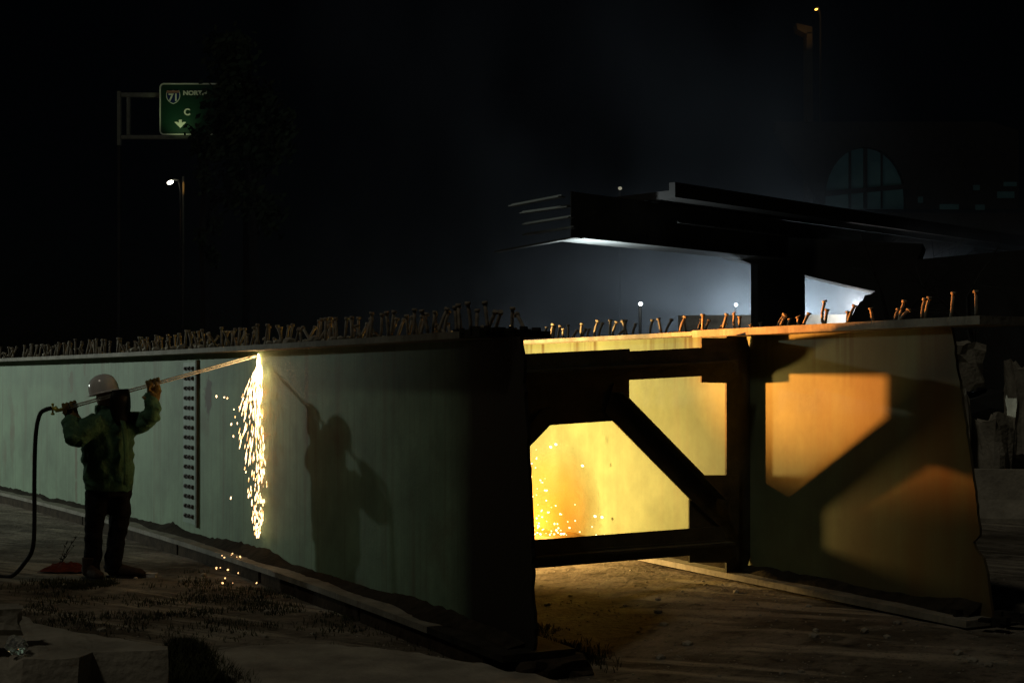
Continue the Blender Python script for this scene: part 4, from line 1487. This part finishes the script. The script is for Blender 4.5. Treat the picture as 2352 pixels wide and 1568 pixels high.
# ------------------------------------------------------------------ smoke drifting over the site
def smoke():
    bm = bmesh.new()
    pts = [(-26, 55.5), (36, 55.5), (70, 115), (-50, 115)]
    hexa(bm, [Vector((x, y, 0.45)) for x, y in pts] + [Vector((x, y, 30)) for x, y in pts])
    m = bpy.data.materials.new('thin_smoke')
    m.use_nodes = True
    nt = m.node_tree
    nt.nodes.remove(nt.nodes['Principled BSDF'])
    out = nt.nodes['Material Output']
    pv = nt.nodes.new('ShaderNodeVolumePrincipled')
    pv.inputs['Color'].default_value = (0.82, 0.88, 0.95, 1)
    pv.inputs['Anisotropy'].default_value = 0.2
    tc = nt.nodes.new('ShaderNodeTexCoord')
    n = noise_n(nt, tc, 0.24, (1, 1, 0.8), 5)
    dn = nt.nodes.new('ShaderNodeVectorMath')
    dn.operation = 'DISTANCE'
    mp = nt.nodes.new('ShaderNodeMapping')
    mp.inputs['Scale'].default_value = (1, 1, 3.0)
    nt.links.new(tc.outputs['Object'], mp.inputs['Vector'])
    nt.links.new(mp.outputs[0], dn.inputs[0])
    dn.inputs[1].default_value = (13.0, 64, 8.7)
    fall = ramp(nt, dn.outputs['Value'], 2.0, 28.0, 1.0, 0.0)
    pw = nt.nodes.new('ShaderNodeMath')
    pw.operation = 'POWER'
    nt.links.new(fall, pw.inputs[0])
    pw.inputs[1].default_value = 3.0
    mu = nt.nodes.new('ShaderNodeMath')
    mu.operation = 'MULTIPLY'
    nt.links.new(pw.outputs[0], mu.inputs[0])
    nt.links.new(ramp(nt, n, 0.42, 0.60, 0.010, 0.21), mu.inputs[1])
    # thin plume drifting up to the left
    d2 = nt.nodes.new('ShaderNodeVectorMath')
    d2.operation = 'DISTANCE'
    nt.links.new(tc.outputs['Object'], d2.inputs[0])
    d2.inputs[1].default_value = (1.5, 72, 12.0)
    n3 = noise_n(nt, tc, 0.13, (1.2, 1, 0.7), 6, (5, 3, 8))
    mu2 = nt.nodes.new('ShaderNodeMath')
    mu2.operation = 'MULTIPLY'
    nt.links.new(ramp(nt, d2.outputs['Value'], 2.0, 26.0, 1.0, 0.0), mu2.inputs[0])
    nt.links.new(ramp(nt, n3, 0.42, 0.68, 0.0, 0.0065), mu2.inputs[1])
    ad = nt.nodes.new('ShaderNodeMath')
    ad.operation = 'ADD'
    nt.links.new(mu.outputs[0], ad.inputs[0])
    nt.links.new(mu2.outputs[0], ad.inputs[1])
    nt.links.new(ad.outputs[0], pv.inputs['Density'])
    nt.links.new(pv.outputs[0], out.inputs['Volume'])
    m.cycles.volume_sampling = 'EQUIANGULAR'
    o = from_bm('smoke_cloud', bm, m)
    o['kind'] = 'stuff'
    o['label'] = 'thin cutting smoke lit from behind the bridge pier'
smoke()

# ------------------------------------------------------------------ highway sign
SY = 95.0
def sp(u, v, dy=0.0):
    return at(u, v, SY) + Vector((0, dy, 0))
g = empty('sign_gantry', at(275, 871, SY + 1.0), 'galvanised sign gantry frame left of the green highway sign', 'sign gantry')
def gbar(name, u0, v0, u1, v1, dy0=.6, th=.35):
    bm = bmesh.new()
    prism(bm, [sp(u0, v0, dy0), sp(u1, v0, dy0), sp(u1, v1, dy0), sp(u0, v1, dy0)], Vector((0, th, 0)))
    return shift_mesh(from_bm(name, bm, M['gantry'], None), g)
gbar('top_rail', 272, 209, 560, 218)
gbar('bottom_rail', 272, 307, 560, 315)
gbar('post', 263, 205, 271, 330)
gb = gbar('post', 264, 330.3, 270, 871)
gb.data.materials[0] = M['darkconc']  # lower post given a near-black colour in place of shade
gbar('post', 285, 219, 292, 306)
gbar('post', 500, 219, 507, 306)
hs_ = bpy.data.objects.new('highway_sign', None)
hs_.location = sp(366, 310)
col.objects.link(hs_)
tag(hs_, 'green overhead highway sign reading 71 NORTH with a white down arrow', 'road sign')
def rrect(u0, v0, u1, v1, r, dy):
    pts = []
    for cx, cy, a0 in ((u1 - r, v0 + r, -90), (u1 - r, v1 - r, 0), (u0 + r, v1 - r, 90), (u0 + r, v0 + r, 180)):
        for k in range(5):
            a = R(a0 + 22.5 * k)
            pts.append(sp(cx + r * math.cos(a), cy + r * math.sin(a), dy))
    return pts
def spart(name, pts, m, th=0.03):
    bm = bmesh.new()
    prism(bm, pts, Vector((0, th, 0)))
    return shift_mesh(from_bm(name, bm, m, None), hs_)
spart('panel', rrect(366, 191, 575, 311, 10, 0), M['signgreen'], .12)
# white border as a ring
bm = bmesh.new()
oa, ia = rrect(366.4, 191.4, 574.6, 310.6, 10, -.02), rrect(369.6, 194.6, 571.4, 307.4, 7.4, -.02)
va, vb = [bm.verts.new(p) for p in oa], [bm.verts.new(p) for p in ia]
vc, vd = [bm.verts.new(p + Vector((0, .015, 0))) for p in oa], [bm.verts.new(p + Vector((0, .015, 0))) for p in ia]
for i in range(len(oa)):
    j = (i + 1) % len(oa)
    bm.faces.new((va[i], va[j], vb[j], vb[i]))
    bm.faces.new((va[i], vc[i], vc[j], va[j]))
    bm.faces.new((vb[i], vb[j], vd[j], vd[i]))
shift_mesh(from_bm('border', bm, M['signwhite'], None), hs_)
# interstate shield
def shield(s, dy):
    c = (398, 223)
    pts = [(-15.5, -10), (-14, -15.5), (-7, -13.5), (0, -15.5), (7, -13.5), (14, -15.5), (15.5, -10), (16.2, -2), (14.5, 5), (10, 11), (5, 14.5), (0, 16.5), (-5, 14.5), (-10, 11), (-14.5, 5), (-16.2, -2)]
    return [sp(c[0] + x * s, c[1] + y * s, dy) for x, y in pts]
spart('shield', shield(1.0, -.03), M['signwhite'], .02)
spart('shield_field', shield(.90, -.05), M['signblue'], .015)
spart('shield_band', [sp(383.5, 209, -.07), sp(412.5, 209, -.07), sp(413, 214, -.07), sp(383, 214, -.07)], M['signred'], .015)
def text(body, u, v, h, m, name, dy=-.08, sx=1.0):
    cu = bpy.data.curves.new(name, 'FONT')
    cu.body = body
    cu.size = h / F * SY * 1.38
    cu.extrude = .008
    cu.offset = 0.02
    ot = bpy.data.objects.new(name, cu)
    col.objects.link(ot)
    me = bpy.data.meshes.new_from_object(ot.evaluated_get(bpy.context.evaluated_depsgraph_get()))
    bpy.data.objects.remove(ot)
    me.name = name
    o = bpy.data.objects.new(name, me)
    me.materials.clear()
    me.materials.append(m)
    o.rotation_euler = (R(90), 0, 0)
    o.scale = (sx, 1, 1)
    col.objects.link(o)
    o.parent = hs_
    o.location = sp(u, v, dy) - hs_.location
    return o
text('71', 387.5, 232, 16.5, M['signwhite'], 'route_number')
text('NORTH', 421, 219, 10, M['signwhite'], 'direction_word', sx=1.12)
text('C', 423, 265, 15, M['signwhite'], 'place_letter')
ar = [(414.5, 295), (401, 281), (407, 280.5), (411.5, 282.5), (411, 275.5), (418, 275.5), (418, 282.5), (422, 280.5), (428, 281)]
spart('arrow', [sp(u, v, -.05) for u, v in ar], M['signwhite'], .02)
lamp('sign_light', 'SPOT', sp(418, 330, -2.2), 115, (0.82, 1.0, 0.55), sp(412, 262, 0), .2, R(70), 1.0)

# dark trees: one hides the right part of the sign
def tree(x, y, h, crown, label, n=900, leaf=.28, group=None, zc=None):
    root = empty('tree', (x, y, gz(x, y)), label, 'tree', group)
    rnd = random.Random(int(x * 13 + y * 7))
    bm = bmesh.new()
    zc = zc or h * .68
    tube(bm, [Vector((0, 0, -.2)), Vector((.1, 0, h * .3)), Vector((-.1, 0, h * .6)), Vector((0, 0, h * .9))], [h * .028, h * .022, h * .014, h * .004], 8)
    limbs = []
    for i in range(16):
        a = rnd.uniform(0, 6.28)
        z = h * rnd.uniform(.35, .8)
        r = crown * rnd.uniform(.5, .95)
        e = Vector((math.cos(a) * r, math.sin(a) * r, z + h * rnd.uniform(.04, .2)))
        s = Vector((0, 0, z))
        mdp = s.lerp(e, .5) + Vector((0, 0, .04 * h))
        tube(bm, [s, mdp, e], [h * .009, h * .006, h * .002], 5)
        limbs += [(mdp, e)]
    shift = Vector(root.location)
    t = from_bm('trunk', bm, M['bark'], None)
    t.parent = root
    if n:
        bm = bmesh.new()
        for i in range(n):
            k = rnd.choice(limbs)
            p = k[0].lerp(k[1], rnd.random()) + Vector((rnd.gauss(0, 1), rnd.gauss(0, 1), rnd.gauss(0, 1))) * crown * .2
            nrm = Vector((rnd.uniform(-1, 1), rnd.uniform(-1, 1), rnd.uniform(-1, 1))).normalized()
            s = nrm.orthogonal().normalized() * leaf * rnd.uniform(.5, 1.2)
            w = nrm.cross(s.normalized()) * leaf * .45
            bm.faces.new([bm.verts.new(q) for q in (p - s, p + w, p + s, p - w)])
        c = from_bm('crown', bm, M['leaf'], None)
        c.parent = root
    return root
tx = at(574, 270, 80)
tree(tx.x, 80, 22.0, 2.5, 'dark leafy tree hiding the right half of the highway sign', 3600, .3)
t2 = at(471, 285, 78)
tree(t2.x, 78, 16.6, 0.95, 'smaller dark tree in front of the arrow corner of the sign', 900, .22)

# street lamps
def street_lamp(p, label, lens, pole_uv=None, r=.2):
    root = empty('street_lamp', (p.x, p.y, 0), label, 'street lamp', 'distant street lamps')
    bm = bmesh.new()
    mt = Matrix.Translation(p) @ Matrix.Rotation(R(-20), 4, 'Y') @ Matrix.Diagonal((r * 1.5, r, r * .85, 1))
    bmesh.ops.create_icosphere(bm, subdivisions=2, radius=1, matrix=mt)
    shift_mesh(from_bm('lamp_head', bm, M[lens], None, True), root)
    bm = bmesh.new()
    px_ = p.x + r * 4.4
    tube(bm, [Vector((px_, p.y + .3, -.2)), Vector((px_, p.y + .3, p.z - .6)), Vector((px_ - .15, p.y + .3, p.z + .22)), Vector((p.x + r, p.y + .3, p.z + .25))], .09, 8)
    shift_mesh(from_bm('pole', bm, M['darkconc'], None, True), root)
    return root
street_lamp(at(391, 419, 110), 'bright oval white street lamp below the highway sign', 'warmlens', r=.17)
pp = at(421, 432, 108)
bm = bmesh.new()
tube(bm, [Vector((pp.x, 108, 12.0)), Vector((pp.x, 108, 17.2))], .075, 8)
o = empty('light_pole', (pp.x, 108, 0), 'short orange-lit pole top right of the bright street lamp', 'pole')
shift_mesh(from_bm('pole_top', bm, M['gantry'], None, True), o)
bm = bmesh.new()
tube(bm, [Vector((pp.x, 108, -.2)), Vector((pp.x, 108, 12.0))], .09, 8)
shift_mesh(from_bm('pole', bm, M['darkconc'], None, True), o)
lamp('pole_light', 'SPOT', (pp.x + .5, 106.0, 18.2), 220, (1, .5, .12), (pp.x, 108, 16.3), .1, R(16), .8)
street_lamp(at(1875, 22, 122), 'tiny orange street lamp at the top right', 'sodium', r=.096)

# sodium-lit hammerhead pier, top right
cp = at(1862, 100, 118)
ob = empty('tall_pier', (cp.x, 118, 0), 'tall slim concrete pier head lit orange at the upper right', 'pier')
bm = bmesh.new()
prism(bm, [at(1853, 75, 118), at(1866, 75, 118), at(1870, 871, 118), at(1856, 871, 118)], Vector((0, 1.4, 0)))
shift_mesh(from_bm('shaft', bm, M['darkconc'], None), ob)
bm = bmesh.new()
prism(bm, [at(1829, 53, 118), at(1866, 62, 118), at(1866, 77, 118), at(1850, 77, 118), at(1832, 68, 118)], Vector((0, 1.4, 0)))
shift_mesh(from_bm('head', bm, M['darkconc'], None), ob)
lamp('sodium_light', 'SPOT', at(1852, 70, 113.2), 330, (1.0, .45, .08), at(1850, 78, 118), .1, R(34), 1.0)

# arched-window building behind bare branches at the right
bd = empty('building', at(2000, 871, 95), 'dark building with a wide dim teal arched window behind the branches', 'building')
def wall_arch():
    Yb = 95.0
    c = (1988, 452)
    rx, ry = 92, 114
    arc = [(c[0] + rx * math.cos(R(a)), c[1] - ry * math.sin(R(a))) for a in range(0, 181, 12)]
    bm = bmesh.new()
    # wall as a strip fan around the opening
    lo = 478
    outer, inner = [], []
    inn = [(c[0] + rx, lo)] + arc + [(c[0] - rx, lo)]
    out = [(2340, lo)] + [(2340, 300)] * 4 + [(2340 - 62 * k, 280) for k in range(1, 10)] + [(1780, 300)] * 4 + [(1780, lo)]
    out = out[:len(inn)]
    while len(out) < len(inn):
        out.append((1780, lo))
    f1 = [bm.verts.new(at(u, v, Yb)) for u, v in inn]
    f2 = [bm.verts.new(at(u, v, Yb)) for u, v in out]
    b1 = [bm.verts.new(at(u, v, Yb) + Vector((0, .8, 0))) for u, v in inn]
    b2 = [bm.verts.new(at(u, v, Yb) + Vector((0, .8, 0))) for u, v in out]
    for i in range(len(inn) - 1):
        for quad in ((f1[i], f1[i + 1], f2[i + 1], f2[i]), (b1[i], b2[i], b2[i + 1], b1[i + 1]), (f1[i], b1[i], b1[i + 1], f1[i + 1]), (f2[i], f2[i + 1], b2[i + 1], b2[i])):
            try:
                bm.faces.new(quad)
            except ValueError:
                pass
    bmesh.ops.remove_doubles(bm, verts=bm.verts[:], dist=.001)
    bmesh.ops.dissolve_degenerate(bm, edges=bm.edges[:], dist=.001)
    shift_mesh(from_bm('wall', bm, M['brick'], None), bd)
    bm = bmesh.new()
    box(bm, (at(2060, 0, Yb).x, Yb + .4, 6.4), (17, .8, 13.0))
    shift_mesh(from_bm('base_wall', bm, M['brick'], None), bd)
    bm = bmesh.new()
    prism(bm, [at(u, v, Yb) + Vector((0, .5, 0)) for u, v in inn], Vector((0, .05, 0)))
    w = shift_mesh(from_bm('window', bm, M['dimglass'], None), bd)
    for (u0, u1) in ((1952, 1957), (1986, 1994), (2026, 2029)):
        bm = bmesh.new()
        prism(bm, [at(u0, 340, Yb) + Vector((0, .2, 0)), at(u1, 340, Yb) + Vector((0, .2, 0)), at(u1, lo, Yb) + Vector((0, .2, 0)), at(u0, lo, Yb) + Vector((0, .2, 0))], Vector((0, .2, 0)))
        q = from_bm('mullion', bm, M['brick'], None)
        q.parent = w
    bm = bmesh.new()
    prism(bm, [at(1895, 440, Yb) + Vector((0, -.3, 0)), at(2085, 424, Yb) + Vector((0, -.3, 0)), at(2085, 434, Yb) + Vector((0, -.3, 0)), at(1895, 452, Yb) + Vector((0, -.3, 0))], Vector((0, .15, 0)))
    shift_mesh(from_bm('cornice', bm, M['brick'], None), bd)
    for (u0, v0, u1, v1) in ((2158, 469, 2202, 481), (2108, 452, 2120, 466), (2235, 425, 2250, 437), (2290, 440, 2330, 455), (2305, 418, 2335, 428), (2240, 470, 2262, 482)):
        bm = bmesh.new()
        prism(bm, [at(u0, v0, Yb) + Vector((0, -.02, 0)), at(u1, v0, Yb) + Vector((0, -.02, 0)), at(u1, v1, Yb) + Vector((0, -.02, 0)), at(u0, v1, Yb) + Vector((0, -.02, 0))], Vector((0, .01, 0)))
        shift_mesh(from_bm('window', bm, M['dimglass'], None), bd)
wall_arch()

def bare_tree(x, y, h, label, seed, spread=1.0):
    rnd = random.Random(seed)
    root = empty('bare_tree', (x, y, gz(x, y)), label, 'tree', 'bare trees at the right')
    bm = bmesh.new()
    bt = bmesh.new()
    def grow(p, d, ln, r, lev):
        pts = [p]
        rad = [r]
        q = p.copy()
        dd = d.copy()
        for k in range(4):
            dd = (dd + Vector((rnd.gauss(0, .16), rnd.gauss(0, .16), rnd.gauss(0, .1) - (0.10 if lev >= 2 else -.03)))).normalized()
            q = q + dd * ln / 4
            pts.append(q.copy())
            rad.append(r * (1 - .17 * (k + 1)))
            if lev < 4:
                for _ in range(2 if lev else 1):
                    if rnd.random() < .8:
                        nd = (dd + Vector((rnd.gauss(0, .75), rnd.gauss(0, .75), rnd.gauss(0, .45)))).normalized()
                        grow(q.copy(), nd, ln * rnd.uniform(.45, .7), r * (1 - .17 * (k + 1)) * .5, lev + 1)
        tube(bm if lev < 2 else bt, pts, rad, 6 if lev < 2 else 3, cap=False)
    grow(Vector((0, 0, -.1)), Vector((0, 0, 1)), h * .5, h * .018, 0)
    t = from_bm('trunk', bm, M['bark'], None)
    t.parent = root
    c = from_bm('crown', bt, M['bark'], None)
    c.parent = root
tb = at(2255, 700, 42)
bare_tree(tb.x, 42, 9.0, 'bare drooping tree in front of the dim arched building', 5)
tb = at(2075, 700, 48)
bare_tree(tb.x, 48, 9.5, 'thin bare tree whose twigs cross the arched window', 9)
